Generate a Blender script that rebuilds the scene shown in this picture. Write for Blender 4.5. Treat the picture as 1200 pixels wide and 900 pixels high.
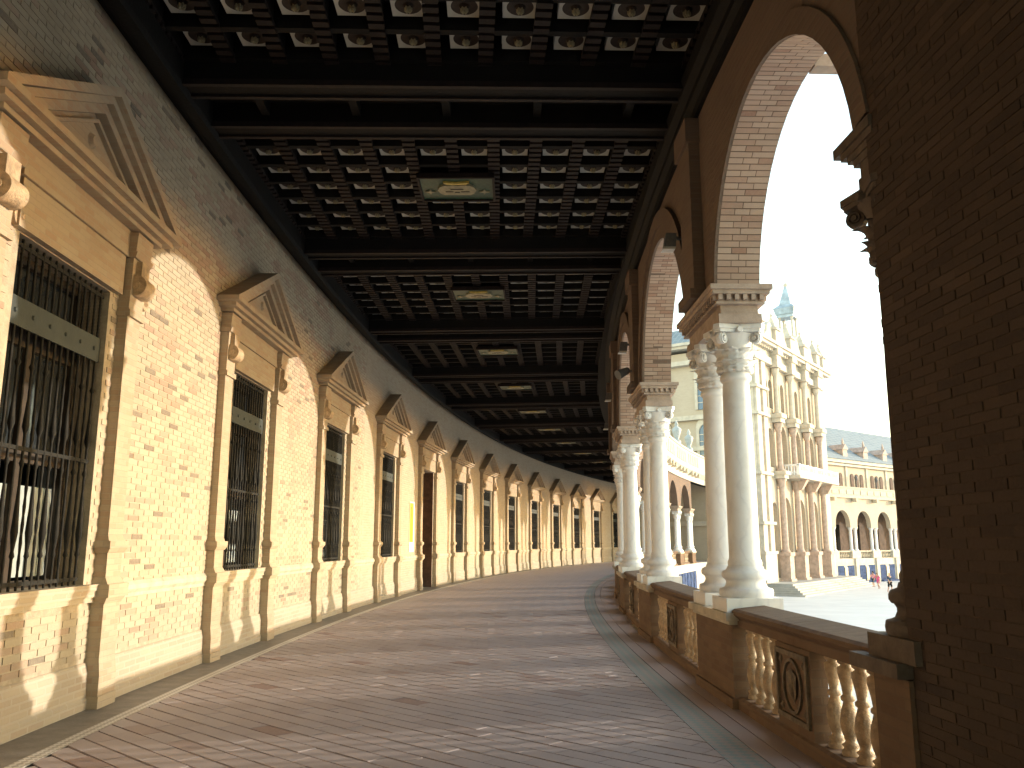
import bpy, math, random
from mathutils import Vector, Matrix
random.seed(11)
for o in list(bpy.data.objects): bpy.data.objects.remove(o, do_unlink=True)
scene = bpy.context.scene
COL = scene.collection
rad = math.radians

# ------------------------------------------------------------------ camera
FPX, PITCH, EYE = 982.2, 0.1872, 1.6
cam = bpy.data.cameras.new('camera'); cam_o = bpy.data.objects.new('camera', cam); COL.objects.link(cam_o)
cam_o.location = (0, 0, EYE); cam_o.rotation_euler = (math.pi / 2 + PITCH, 0, 0)
cam.sensor_width = 36; cam.sensor_fit = 'HORIZONTAL'; cam.lens = 36 * FPX / 1200
cam.clip_start = 0.05; cam.clip_end = 6000
scene.camera = cam_o

# ------------------------------------------------------------------ light
SUN_AZ, SUN_EL = rad(14.0), rad(6.8)        # azimuth from +X towards +Y
w = bpy.data.worlds.new('World'); scene.world = w; w.use_nodes = True
nt = w.node_tree
sky = nt.nodes.new('ShaderNodeTexSky'); sky.sky_type = 'NISHITA'; sky.sun_disc = False
sky.sun_elevation = SUN_EL; sky.sun_rotation = math.pi / 2 - SUN_AZ
sky.air_density = 1.1; sky.dust_density = 0.4; sky.ozone_density = 0.1
nt.links.new(sky.outputs[0], nt.nodes['Background'].inputs[0])
nt.nodes['Background'].inputs[1].default_value = 0.15
sl = bpy.data.lights.new('sun', 'SUN'); so = bpy.data.objects.new('sun', sl); COL.objects.link(so)
sl.energy = 0.9; sl.angle = rad(0.6); sl.color = (1.0, 0.90, 0.74)
sd = Vector((math.cos(SUN_AZ) * math.cos(SUN_EL), math.sin(SUN_AZ) * math.cos(SUN_EL), math.sin(SUN_EL)))
so.rotation_euler = sd.to_track_quat('Z', 'Y').to_euler(); so.location = (40, 10, 30)
scene.view_settings.view_transform = 'Standard'; scene.view_settings.look = 'None'
scene.view_settings.exposure = 2.42; scene.view_settings.gamma = 1.0
scene.render.engine = 'CYCLES'
scene.cycles.use_denoising = True
scene.cycles.max_bounces = 10; scene.cycles.diffuse_bounces = 2

# ------------------------------------------------------------------ plan of the curved gallery
CX, CY, R = 153.1276, 11.7468, 157.3701
BAY, WOFF = 5.816, -4.1616
PAIR0, PBAY = -2.45, 5.78
def P(n, a, z=0.0):
    t = a / R
    return Vector((CX - (R - n) * math.cos(t), CY + (R - n) * math.sin(t), z))
def N(a): return min(7.15, max(6.40, 6.40 + 0.0175 * (a + 3.25)))
def wallmap(v): return P(v[0], v[1], v[2])
def arcmap(v): return P(N(v[1]) + v[0], v[1], v[2])
def pix(p):
    x, y, z = p[0], p[1], p[2] - EYE
    d = math.cos(PITCH) * y + math.sin(PITCH) * z
    if d < 0.3: return None
    up = -math.sin(PITCH) * y + math.cos(PITCH) * z
    return 600 + FPX * x / d, 450 - FPX * up / d, d
def inview(p, m=40):
    q = pix(p)
    return q is not None and -m < q[0] < 1200 + m and -m < q[1] < 900 + m

# ------------------------------------------------------------------ mesh builder
class MB:
    def __init__(s): s.v = []; s.f = []; s.m = []; s.t = []; s.s = []; s.tone = 0.0; s.mi = 0
    def add(s, vs, fs, smooth=False, mi=None, tone=None):
        b = len(s.v); s.v += [tuple(x) for x in vs]
        for f in fs:
            s.f.append(tuple(b + i for i in f)); s.m.append(s.mi if mi is None else mi)
            s.t.append(s.tone if tone is None else tone); s.s.append(smooth)
        return s
    def box(s, x0, x1, y0, y1, z0, z1, **k):
        return s.frus(z0, z1, (x0, x1, y0, y1), (x0, x1, y0, y1), **k)
    def frus(s, z0, z1, r0, r1, **k):
        vs = [(r0[0], r0[2], z0), (r0[1], r0[2], z0), (r0[1], r0[3], z0), (r0[0], r0[3], z0),
              (r1[0], r1[2], z1), (r1[1], r1[2], z1), (r1[1], r1[3], z1), (r1[0], r1[3], z1)]
        return s.add(vs, [(3, 2, 1, 0), (4, 5, 6, 7), (0, 1, 5, 4), (1, 2, 6, 5), (2, 3, 7, 6), (3, 0, 4, 7)], **k)
    def lathe(s, cx, cy, prof, seg=16, smooth=True, **k):
        vs = []; fs = []
        for r, z in prof:
            for i in range(seg):
                a = 2 * math.pi * i / seg; vs.append((cx + r * math.cos(a), cy + r * math.sin(a), z))
        for j in range(len(prof) - 1):
            for i in range(seg):
                i2 = (i + 1) % seg; fs.append((j * seg + i, j * seg + i2, (j + 1) * seg + i2, (j + 1) * seg + i))
        s.add(vs, fs, smooth=smooth, **k)
        n = len(prof) - 1
        s.add(vs[:seg], [tuple(range(seg - 1, -1, -1))], **k); s.add(vs[n * seg:], [tuple(range(seg))], **k)
        return s
    def cyl(s, p0, p1, r0, r1=None, seg=10, smooth=True, **k):
        r1 = r0 if r1 is None else r1
        p0, p1 = Vector(p0), Vector(p1); ax = (p1 - p0).normalized()
        q = ax.to_track_quat('Z', 'Y'); ex, ey = q @ Vector((1, 0, 0)), q @ Vector((0, 1, 0))
        vs = [p + (ex * math.cos(2 * math.pi * i / seg) + ey * math.sin(2 * math.pi * i / seg)) * r for p, r in ((p0, r0), (p1, r1)) for i in range(seg)]
        s.add(vs, [(i, (i + 1) % seg, seg + (i + 1) % seg, seg + i) for i in range(seg)], smooth=smooth, **k)
        s.add(vs[:seg], [tuple(range(seg - 1, -1, -1))], **k); s.add(vs[seg:], [tuple(range(seg))], **k)
        return s
    def extr(s, pts, axis, lo, hi, **k):
        """closed polygon pts in the two axes other than `axis`, extruded along it"""
        def mk(p, h):
            return {0: (h, p[0], p[1]), 1: (p[0], h, p[1]), 2: (p[0], p[1], h)}[axis]
        n = len(pts); vs = [mk(p, lo) for p in pts] + [mk(p, hi) for p in pts]
        fs = [(i, (i + 1) % n, n + (i + 1) % n, n + i) for i in range(n)]
        fs += [tuple(range(n - 1, -1, -1)), tuple(range(n, 2 * n))]
        return s.add(vs, fs, **k)
    def sweep(s, prof, a0, a1, step=0.6, closed=True, **k):
        """profile of (n,z) points swept along a"""
        m = max(1, int(math.ceil((a1 - a0) / step))); n = len(prof)
        vs = [(p[0], a0 + (a1 - a0) * i / m, p[1]) for i in range(m + 1) for p in prof]
        fs = [(i * n + j, i * n + (j + 1) % n, (i + 1) * n + (j + 1) % n, (i + 1) * n + j) for i in range(m) for j in range(n if closed else n - 1)]
        if closed: fs += [tuple(range(n - 1, -1, -1)), tuple(range(m * n, m * n + n))]
        return s.add(vs, fs, **k)
    def mesh(s, name, mats, fmap=None):
        me = bpy.data.meshes.new(name)
        vs = [tuple(fmap(v)) for v in s.v] if fmap else s.v
        me.from_pydata(vs, [], s.f)
        for m in (mats if isinstance(mats, (list, tuple)) else [mats]): me.materials.append(m)
        me.polygons.foreach_set('material_index', s.m)
        me.polygons.foreach_set('use_smooth', s.s)
        at = me.attributes.new('tone', 'FLOAT', 'FACE'); at.data.foreach_set('value', s.t)
        uv = me.uv_layers.new(name='UVMap'); buf = []
        for f in s.f:
            a, b, c = (Vector(s.v[f[0]]), Vector(s.v[f[1]]), Vector(s.v[f[2]]))
            n = (b - a).cross(c - a)
            if n.length < 1e-12 and len(f) > 3: n = (c - a).cross(Vector(s.v[f[3]]) - a)
            ax = max(range(3), key=lambda i: abs(n[i]))
            for i in f:
                p = s.v[i]; buf += [(p[1], p[2]), (p[0], p[2]), (p[0], p[1])][ax]
        uv.data.foreach_set('uv', buf)
        me.update()
        import bmesh
        bm = bmesh.new(); bm.from_mesh(me); bmesh.ops.recalc_face_normals(bm, faces=bm.faces); bm.to_mesh(me); bm.free()
        return me
    def obj(s, name, mats, parent=None, fmap=None, **k): return link(name, s.mesh(name, mats, fmap), parent, **k)

def link(name, me, parent=None, loc=None, rz=0.0, label=None, cat=None, group=None, kind=None, mat=None):
    o = bpy.data.objects.new(name, me); COL.objects.link(o)
    if loc is not None: o.location = loc; o.rotation_euler = (0, 0, rz)
    if mat is not None: o.matrix_local = mat
    if parent is not None: o.parent = parent
    for key, val in (('label', label), ('category', cat), ('group', group), ('kind', kind)):
        if val: o[key] = val
    return o
def empty(name, loc=(0, 0, 0), rz=0.0, **k): return link(name, None, None, loc, rz, **k)

# ------------------------------------------------------------------ materials
MATS = {}
class NB:
    def __init__(s, name, rough=0.8, spec=0.3, metal=0.0):
        s.m = bpy.data.materials.new(name); s.m.use_nodes = True; s.t = s.m.node_tree
        s.b = s.t.nodes['Principled BSDF']; s.b.inputs['Roughness'].default_value = rough
        s.b.inputs['Specular IOR Level'].default_value = spec; s.b.inputs['Metallic'].default_value = metal
    def n(s, typ, **k):
        q = s.t.nodes.new(typ)
        for a, b in k.items(): setattr(q, a, b)
        return q
    def l(s, a, b): s.t.links.new(a, b)
    def coords(s, kind='Object'): return s.n('ShaderNodeTexCoord').outputs[kind]
    def noise(s, scale, detail=4, co=None, rough=0.6):
        q = s.n('ShaderNodeTexNoise'); q.inputs['Scale'].default_value = scale; q.inputs['Detail'].default_value = detail
        q.inputs['Roughness'].default_value = rough
        if co is not None: s.l(co, q.inputs['Vector'])
        return q.outputs['Fac']
    def ramp(s, fac, stops, interp='LINEAR'):
        q = s.n('ShaderNodeValToRGB'); q.color_ramp.interpolation = interp; e = q.color_ramp.elements
        while len(e) < len(stops): e.new(0.5)
        for i, (p, c) in enumerate(stops): e[i].position = p; e[i].color = (*c, 1)
        s.l(fac, q.inputs[0]); return q.outputs[0]
    def mix(s, fac, a, b, mode='MIX'):
        q = s.n('ShaderNodeMix', data_type='RGBA', blend_type=mode)
        for sock, val in ((q.inputs[0], fac), (q.inputs[6], a), (q.inputs[7], b)):
            if isinstance(val, (int, float)): sock.default_value = val
            elif isinstance(val, tuple): sock.default_value = (*val, 1)
            else: s.l(val, sock)
        return q.outputs[2]
    def math(s, op, a, b=0.0):
        q = s.n('ShaderNodeMath', operation=op)
        for i, val in enumerate((a, b)):
            if isinstance(val, (int, float)): q.inputs[i].default_value = val
            else: s.l(val, q.inputs[i])
        return q.outputs[0]
    def bump(s, h, strength=0.3, dist=0.02):
        q = s.n('ShaderNodeBump'); q.inputs['Strength'].default_value = strength; q.inputs['Distance'].default_value = dist
        s.l(h, q.inputs['Height']); s.l(q.outputs[0], s.b.inputs['Normal'])
    def col(s, c):
        if isinstance(c, tuple): s.b.inputs['Base Color'].default_value = (*c, 1)
        else: s.l(c, s.b.inputs['Base Color'])
        return s

def simple(name, c, rough=0.8, spec=0.3, var=0.25, scale=6, bump=0.0, metal=0.0, bscale=None):
    b = NB(name, rough, spec, metal); co = b.coords('Object')
    f = b.noise(scale, 5, co)
    lo = tuple(x * (1 - var) for x in c); hi = tuple(min(1, x * (1 + var)) for x in c)
    b.col(b.ramp(f, [(0.3, lo), (0.7, hi)]))
    if bump: b.bump(b.noise(bscale or scale * 6, 4, co), bump)
    return b.m
def tone_mat(name, stops, rough=0.85, var=0.35, bump=0.35, grime=None, own=False, spec=0.25, stain=.45):
    """colour picked per piece: face attribute plus object random"""
    b = NB(name, rough, spec); co = b.coords('Object')
    at = b.n('ShaderNodeAttribute', attribute_name='tone').outputs['Fac']
    oi = b.n('ShaderNodeObjectInfo').outputs['Random']
    f = at if own else b.math('FRACT', b.math('ADD', at, oi))
    c = b.ramp(f, stops)
    geo = b.n('ShaderNodeNewGeometry').outputs['Position']
    n1 = b.noise(1.1, 5, geo); n2 = b.noise(40, 4, geo)
    c = b.mix(b.math('MULTIPLY', b.ramp(n2, [(0.35, (0, 0, 0)), (0.75, (1, 1, 1))]), var), c, (0.62, 0.55, 0.42) if grime is None else grime)
    c = b.mix(b.ramp(n1, [(0.45, (0, 0, 0)), (0.7, (stain,) * 3)]), c, (0.37, 0.285, 0.20) if grime is None else tuple(x * .6 for x in grime))
    b.col(c); b.bump(n2, bump, 0.01); return b.m
def brick_tex(name, c1, c2, mortar, bw=0.27, bh=0.068, rough=0.85, rot=0.0, moff=0.012, stain=(0.3, 0.25, 0.19), offs=0.5, bump=0.6, warm=None):
    b = NB(name, rough, 0.25); uv = b.coords('UV')
    mp = b.n('ShaderNodeMapping'); mp.inputs['Rotation'].default_value = (0, 0, rot); b.l(uv, mp.inputs['Vector'])
    t = b.n('ShaderNodeTexBrick'); b.l(mp.outputs[0], t.inputs['Vector']); t.offset = offs
    t.inputs['Scale'].default_value = 1.0; t.inputs['Brick Width'].default_value = bw; t.inputs['Row Height'].default_value = bh
    t.inputs['Mortar Size'].default_value = moff; t.inputs['Bias'].default_value = -0.25; t.inputs['Mortar Smooth'].default_value = 0.2
    t.inputs['Color1'].default_value = (*c1, 1); t.inputs['Color2'].default_value = (*c2, 1); t.inputs['Mortar'].default_value = (*mortar, 1)
    geo = b.n('ShaderNodeNewGeometry').outputs['Position']
    n1 = b.noise(0.9, 6, geo); n2 = b.noise(30, 4, geo)
    c = b.mix(b.ramp(n1, [(0.42, (0, 0, 0)), (0.72, (0.5, 0.5, 0.5))]), t.outputs['Color'], stain)
    c = b.mix(b.math('MULTIPLY', n2, 0.35), c, tuple(min(1, x * 1.25) for x in c1))
    b.col(c)
    h = b.math('SUBTRACT', b.math('MULTIPLY', n2, 0.3), t.outputs['Fac']); b.bump(h, bump, 0.008)
    return b.m

BUFF = [(0.0, (0.43, 0.355, 0.255)), (0.25, (0.50, 0.425, 0.32)), (0.6, (0.47, 0.39, 0.285)), (0.8, (0.44, 0.315, 0.235)), (0.9, (0.39, 0.255, 0.19)), (0.955, (0.20, 0.165, 0.13)), (1.0, (0.45, 0.365, 0.265))]
M_brick = tone_mat('buff_brick', BUFF, own=True, grime=(0.51, 0.435, 0.33))
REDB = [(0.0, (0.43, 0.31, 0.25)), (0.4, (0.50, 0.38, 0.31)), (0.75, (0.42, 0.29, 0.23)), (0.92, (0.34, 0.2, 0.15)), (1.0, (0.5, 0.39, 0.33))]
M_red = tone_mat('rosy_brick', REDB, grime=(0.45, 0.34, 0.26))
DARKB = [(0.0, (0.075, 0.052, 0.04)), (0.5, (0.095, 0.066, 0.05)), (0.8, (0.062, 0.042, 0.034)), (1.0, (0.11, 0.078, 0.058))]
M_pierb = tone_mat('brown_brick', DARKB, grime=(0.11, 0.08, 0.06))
M_mortar = simple('lime_mortar', (0.46, 0.385, 0.29), 0.95, 0.1, 0.2, 8, 0.4)
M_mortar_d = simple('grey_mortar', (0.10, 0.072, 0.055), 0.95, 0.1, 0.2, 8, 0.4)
M_wall = brick_tex('buff_brick_wall', (0.50, 0.42, 0.315), (0.41, 0.295, 0.22), (0.46, 0.39, 0.305), stain=(0.40, 0.31, 0.225))
M_trim = brick_tex('cut_brick_trim', (0.46, 0.375, 0.27), (0.40, 0.26, 0.175), (0.43, 0.36, 0.27), bw=0.2, bh=0.06, moff=0.006, stain=(0.38, 0.27, 0.175))
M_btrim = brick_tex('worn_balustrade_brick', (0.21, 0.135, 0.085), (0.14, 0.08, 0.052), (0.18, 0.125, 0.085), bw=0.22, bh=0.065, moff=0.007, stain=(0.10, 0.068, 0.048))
M_redw = brick_tex('shaded_rosy_brick_wall', (0.19, 0.135, 0.105), (0.15, 0.10, 0.078), (0.18, 0.14, 0.11), stain=(0.12, 0.088, 0.07))  # gallery-side shade put into the colour, darker than the soffit bricks
M_plaster = brick_tex('lime_washed_brick', (0.47, 0.40, 0.305), (0.40, 0.30, 0.225), (0.49, 0.43, 0.345), stain=(0.38, 0.305, 0.225), bump=0.5)
M_stone = simple('pale_stone', (0.52, 0.46, 0.36), 0.75, 0.3, 0.2, 5, 0.3)
def marble():
    b = NB('white_marble', 0.45, 0.4); co = b.coords('Object')
    w_ = b.n('ShaderNodeTexWave'); w_.inputs['Scale'].default_value = 2.2; w_.inputs['Distortion'].default_value = 14; w_.inputs['Detail'].default_value = 5; b.l(co, w_.inputs['Vector'])
    c = b.ramp(w_.outputs['Fac'], [(0.0, (0.76, 0.76, 0.77)), (0.2, (0.82, 0.82, 0.82)), (1.0, (0.84, 0.84, 0.835))])
    c = b.mix(b.ramp(b.noise(5, 6, co), [(0.5, (0, 0, 0)), (0.75, (0.55, 0.55, 0.55))]), c, (0.66, 0.64, 0.6))
    b.col(c); b.bump(b.noise(60, 4, co), 0.08, 0.01); return b.m
M_marble = marble()
M_rosy = simple('rosy_cut_stone', (0.44, 0.35, 0.29), 0.8, 0.3, 0.2, 6, 0.3)
M_dstone = simple('dark_stone', (0.15, 0.115, 0.09), 0.8, 0.3, 0.3, 8, 0.3)  # dark brown stone of the pier's column, slab and impost
M_terra = simple('glazed_terracotta', (0.46, 0.33, 0.205), 0.5, 0.5, 0.45, 9, 0.5)
M_relief = simple('weathered_relief_tile', (0.19, 0.14, 0.09), 0.6, 0.4, 0.5, 14, 0.6)
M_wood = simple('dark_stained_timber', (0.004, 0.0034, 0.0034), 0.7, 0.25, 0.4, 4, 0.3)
M_woodr = simple('red_brown_carved_timber', (0.011, 0.0062, 0.0058), 0.6, 0.3, 0.5, 14, 0.4)
M_iron = simple('painted_iron', (0.022, 0.021, 0.019), 0.75, 0.2, 0.3, 20, 0.2)
M_band = simple('grey_painted_metal_plate', (0.032, 0.042, 0.042), 0.55, 0.5, 0.25, 12, 0.2)
M_door = simple('brown_door_timber', (0.12, 0.065, 0.04), 0.65, 0.3, 0.4, 5, 0.3)
M_shut = simple('brown_window_timber', (0.05, 0.035, 0.025), 0.6, 0.3, 0.3, 8, 0.2)
M_cur = simple('curtain_reflection_tint', (0.42, 0.47, 0.47), 0.9, 0.2, 0.12, 3, 0.2)  # bluish-white reflection put into the cloth colour
M_void = simple('unlit_room', (0.012, 0.011, 0.01), 0.9, 0.1, 0.2, 2)
M_gl = NB('window_glass', 0.08, 0.5).col((0.03, 0.035, 0.04)).m
M_tilew = simple('white_glazed_tile', (0.4, 0.41, 0.4), 0.35, 0.5, 0.08, 10)
M_boss = simple('dark_boss_timber', (0.03, 0.022, 0.02), 0.6, 0.3, 0.4, 20)
M_green = simple('green_glazed_tile', (0.025, 0.06, 0.038), 0.35, 0.5, 0.5, 18)
M_cream = simple('cream_glazed_tile', (0.26, 0.235, 0.15), 0.4, 0.5, 0.3, 16)
M_gold = simple('ochre_glazed_tile', (0.45, 0.34, 0.08), 0.4, 0.5, 0.3, 16)
FT = [(0.0, (0.42, 0.35, 0.35)), (0.35, (0.46, 0.39, 0.39)), (0.7, (0.44, 0.37, 0.37)), (0.95, (0.40, 0.325, 0.32)), (0.99, (0.30, 0.2, 0.18)), (1.0, (0.45, 0.38, 0.38))]
M_ft = tone_mat('worn_floor_brick', FT, rough=0.6, spec=0.4, var=0.25, bump=0.2, grime=(0.46, 0.39, 0.39), stain=.15)
M_fj = simple('floor_joint_grout', (0.035, 0.028, 0.027), 0.95, 0.1, 0.3, 12)
M_fl = brick_tex('floor_brick_paving', (0.46, 0.39, 0.39), (0.41, 0.345, 0.345), (0.14, 0.12, 0.12), bw=0.40, bh=0.185, rough=0.55, rot=rad(45), moff=0.008, stain=(0.35, 0.30, 0.32), bump=0.25)
M_fband = simple('grey_floor_band', (0.24, 0.215, 0.19), 0.6, 0.35, 0.2, 6, 0.2)
def mosaic(name, c1, c2, s):
    b = NB(name, 0.5, 0.4); mp = b.n('ShaderNodeMapping'); mp.inputs['Rotation'].default_value = (0, 0, rad(45)); b.l(b.coords('UV'), mp.inputs['Vector'])
    t = b.n('ShaderNodeTexChecker'); b.l(mp.outputs[0], t.inputs['Vector']); t.inputs['Scale'].default_value = s
    t.inputs['Color1'].default_value = (*c1, 1); t.inputs['Color2'].default_value = (*c2, 1)
    b.col(b.mix(b.math('MULTIPLY', b.noise(3, 5, b.coords('Object')), 0.5), t.outputs['Color'], c2)); return b.m
M_mosw = mosaic('white_and_grey_mosaic', (0.8, 0.77, 0.72), (0.40, 0.36, 0.32), 22)
M_most = mosaic('teal_and_grey_mosaic', (0.20, 0.31, 0.33), (0.36, 0.32, 0.31), 14)
M_ground = simple('pale_plaza_paving', (0.72, 0.715, 0.705), 0.7, 0.3, 0.08, 0.4, 0.1)
M_pav = brick_tex('pale_ochre_brick', (0.54, 0.465, 0.37), (0.47, 0.39, 0.30), (0.52, 0.45, 0.36), stain=(0.45, 0.37, 0.29), bump=0.2)
M_pink = simple('rosy_terracotta', (0.54, 0.42, 0.355), 0.8, 0.3, 0.25, 3, 0.3)
M_cstone = simple('cream_cut_stone', (0.60, 0.545, 0.46), 0.8, 0.3, 0.15, 2, 0.3)
M_slate = brick_tex('grey_blue_slates', (0.25, 0.3, 0.34), (0.17, 0.21, 0.25), (0.36, 0.4, 0.42), bw=0.9, bh=0.5, moff=0.05, stain=(0.3, 0.34, 0.36))
M_azul = simple('blue_painted_tile', (0.055, 0.085, 0.18), 0.85, 0.08, 0.5, 3)
M_azul2 = simple('pale_blue_glazed_tile', (0.38, 0.47, 0.55), 0.35, 0.5, 0.35, 1.5)
M_urn = simple('pale_grey_blue_stone', (0.42, 0.46, 0.48), 0.6, 0.4, 0.2, 3)
M_shade = simple('rose_brown_recess_shade', (0.17, 0.125, 0.105), 0.9, 0.2, 0.25, 2)  # shade of the arch recesses and wing interior put into the colour
M_bglass = NB('blue_reflecting_glass', 0.12, 0.6).col((0.07, 0.14, 0.24)).m
M_stair = simple('grey_stair_stone', (0.45, 0.44, 0.41), 0.75, 0.3, 0.15, 1.5, 0.2)
M_skin = simple('skin', (0.5, 0.31, 0.23), 0.6, 0.3, 0.1, 8)
M_hair = simple('dark_hair', (0.03, 0.02, 0.015), 0.6, 0.3, 0.2, 30)
M_pinkc = simple('pink_cotton', (0.72, 0.12, 0.27), 0.9, 0.2, 0.12, 8)
M_lpink = simple('pale_pink_cotton', (0.75, 0.42, 0.46), 0.9, 0.2, 0.12, 8)
M_navy = simple('navy_cotton', (0.035, 0.06, 0.10), 0.9, 0.2, 0.2, 8)
M_black = simple('black_cotton', (0.015, 0.015, 0.018), 0.9, 0.2, 0.2, 8)
M_white = simple('white_painted_steel', (0.75, 0.75, 0.72), 0.45, 0.4, 0.08, 8)
M_grey = simple('grey_cast_metal', (0.13, 0.13, 0.135), 0.5, 0.4, 0.2, 12)
M_paper = simple('white_poster_paper', (0.8, 0.79, 0.75), 0.8, 0.3, 0.03, 4)
M_yel = simple('yellow_poster_print', (0.78, 0.58, 0.04), 0.7, 0.3, 0.12, 3)
M_brnp = simple('brown_poster_print', (0.3, 0.15, 0.04), 0.7, 0.3, 0.12, 3)

A0, A1 = -26.0, 72.0                      # reach of the gallery along the wall
NEAR_A1 = 10.38                             # bricks are laid one by one up to here
KS = list(range(-3, 13))                  # window bays
DOOR = 4
HW, ZS, ZH = 0.86, 1.19, 4.18             # half opening, sill, head
def wc(k): return WOFF + k * BAY

# ================================================================== SETTING
g = MB(); S = 3000
g.add([(-S, -S, -2.8), (S, -S, -2.8), (S, S, -2.8), (-S, S, -2.8)], [(0, 1, 2, 3)])
g.obj('ground', M_ground, kind='structure', label='pale sunlit paving of the open plaza')

FL0, FL1 = -8.6, 9.5
floor = MB()
floor.sweep([(-0.02, -0.004), (-0.02, -0.4), (6.45, -0.4), (6.45, -0.004)], A0, FL1, 1.0)
floor = floor.obj('floor', M_fj, fmap=wallmap, kind='structure', label='brick paved floor of the curved gallery')
f2 = MB(); f2.sweep([(0.62, 0.0), (0.62, -0.3), (5.76, -0.3), (5.76, 0.0)], FL1, A1, 1.0); f2.sweep([(0.62, 0.0), (0.62, -0.003), (5.76, -0.003), (5.76, 0.0)], A0, FL0, 1.0)
f2.obj('paving', M_fl, floor, wallmap)
f3 = MB(); f3.sweep([(0.0, 0.003), (0.0, -0.2), (0.48, -0.2), (0.48, 0.003)], A0, A1, 1.0)
f3.obj('border_band', M_fband, floor, wallmap)
f3 = MB(); f3.sweep([(0.482, 0.006), (0.482, -0.2), (0.615, -0.2), (0.615, 0.006)], A0, A1, 1.0)
f3.obj('mosaic_strip', M_mosw, floor, wallmap, label='narrow white and grey chequered strip along the wall')
f3 = MB(); f3.sweep([(5.765, 0.003), (5.765, -0.2), (6.05, -0.2), (6.05, 0.003)], A0, A1, 1.0)
f3.obj('mosaic_strip', M_most, floor, wallmap, label='teal and grey patterned strip near the balustrade')
f3 = MB(); f3.sweep([(6.062, 0.002), (6.062, -0.2), (6.23, -0.2), (6.23, 0.002)], A0, A1, 1.0); f3.sweep([(6.242, 0.002), (6.242, -0.2), (6.5, -0.2), (6.5, 0.002)], A0, A1, 1.0)
f3.obj('border_band', M_ft, floor, wallmap)
MB().sweep([(-.45, -.0025), (-.45, -.2), (.3, -.2), (.3, -.0025)], 6.0, A1, 1.0).obj('border_band', M_ft, floor, arcmap)
# floor bricks at 45 degrees, one by one near the camera
def clip(poly, ax, lim, keep_less):
    out = []
    for i in range(len(poly)):
        p, q = poly[i - 1], poly[i]
        pi = (p[ax] <= lim) == keep_less; qi = (q[ax] <= lim) == keep_less
        if pi != qi:
            t = (lim - p[ax]) / (q[ax] - p[ax]); out.append((p[0] + (q[0] - p[0]) * t, p[1] + (q[1] - p[1]) * t))
        if qi: out.append(q)
    return out
tiles = []
TW, TL, GAP = 0.19, 0.42, 0.02
c45 = math.sqrt(0.5)
for i in range(-80, 110):
    for j in range(-60, 70):
        u0, v0 = i * TW, j * TL + (i % 2) * TL * 0.5       # u across courses, v along
        uc, vc = u0 + TW / 2, v0 + TL / 2
        ca, cn = (uc - vc) * c45, (uc + vc) * c45
        if not (FL0 - .4 < ca < FL1 + .4 and 0.3 < cn < 6.1): continue
        q = [(u0 + GAP / 2, v0 + GAP * .2), (u0 + TW - GAP / 2, v0 + GAP * .2), (u0 + TW - GAP / 2, v0 + TL - GAP * .2), (u0 + GAP / 2, v0 + TL - GAP * .2)]
        poly = [((u + v) * c45, (u - v) * c45) for u, v in q]      # (n, a)
        for ax, lim, less in ((0, 0.624, False), (0, 5.757, True), (1, FL0, False), (1, FL1, True)):
            poly = clip(poly, ax, lim, less) if len(poly) > 2 else []
        if len(poly) < 3: continue
        area = abs(sum(poly[k - 1][0] * poly[k][1] - poly[k][0] * poly[k - 1][1] for k in range(len(poly)))) / 2
        if area < 0.003: continue
        tiles.append((ca, cn, poly))
def tsize(t):
    p = P(t[1], t[0]); q = pix(p)
    if q is None or not (-20 < q[0] < 1220 and q[1] < 930): return 0
    return 1.0 / q[2] ** 3
tiles.sort(key=lambda t: -tsize(t))
rest = MB()
for idx, (ca, cn, poly) in enumerate(tiles):
    h = 0.007 + random.uniform(-0.003, 0.002)
    mb = MB() if idx < 300 else rest
    mb.tone = random.random()
    mb.extr(poly, 2, -0.012, h)
    if idx < 300: mb.obj('floor_brick', M_ft, floor, wallmap)
rest.obj('floor_brick', M_ft, floor, wallmap, kind='stuff')

# ================================================================== BACK WALL
wall = empty('gallery_wall', P(0, wc(1)), 0, label='long curved buff brick wall with grilled windows on the left', cat='wall')
def wobj(mb, name, mats, **k):
    o = mb.obj(name, mats, None, wallmap, **k); o.parent = wall; o.matrix_parent_inverse = Matrix.Translation(-Vector(wall.location)); return o
TH = 0.55
def wall_pieces(mb, a0, a1):
    """solid wall with openings between a0 and a1"""
    cuts = []
    for k in KS:
        if a0 <= wc(k) < a1: cuts.append((wc(k) - HW, wc(k) + HW, 0.0 if k == DOOR else ZS))
    x = a0
    for l, r, zb in cuts:
        mb.sweep([(0, -0.3), (-TH, -0.3), (-TH, 7.6), (0, 7.6)], x, l, 1.0)
        mb.sweep([(0, ZH), (-TH, ZH), (-TH, 7.6), (0, 7.6)], l, r, 1.0)
        if zb > 0: mb.sweep([(0, -0.3), (-TH, -0.3), (-TH, zb), (0, zb)], l, r, 1.0)
        x = r
    mb.sweep([(0, -0.3), (-TH, -0.3), (-TH, 7.6), (0, 7.6)], x, a1, 1.0)
NA0 = -9.3
mb = MB(); wall_pieces(mb, NA0, NEAR_A1); wobj(mb, 'mortar_backing', M_mortar)
mb = MB(); wall_pieces(mb, NEAR_A1, A1); wall_pieces(mb, A0, NA0); wobj(mb, 'wall', M_wall)
mb = MB(); mb.sweep([(-1.2, -0.3), (-1.25, -0.3), (-1.25, 7.6), (-1.2, 7.6)], A0, A1, 1.5); wobj(mb, 'room_back', M_void)
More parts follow.
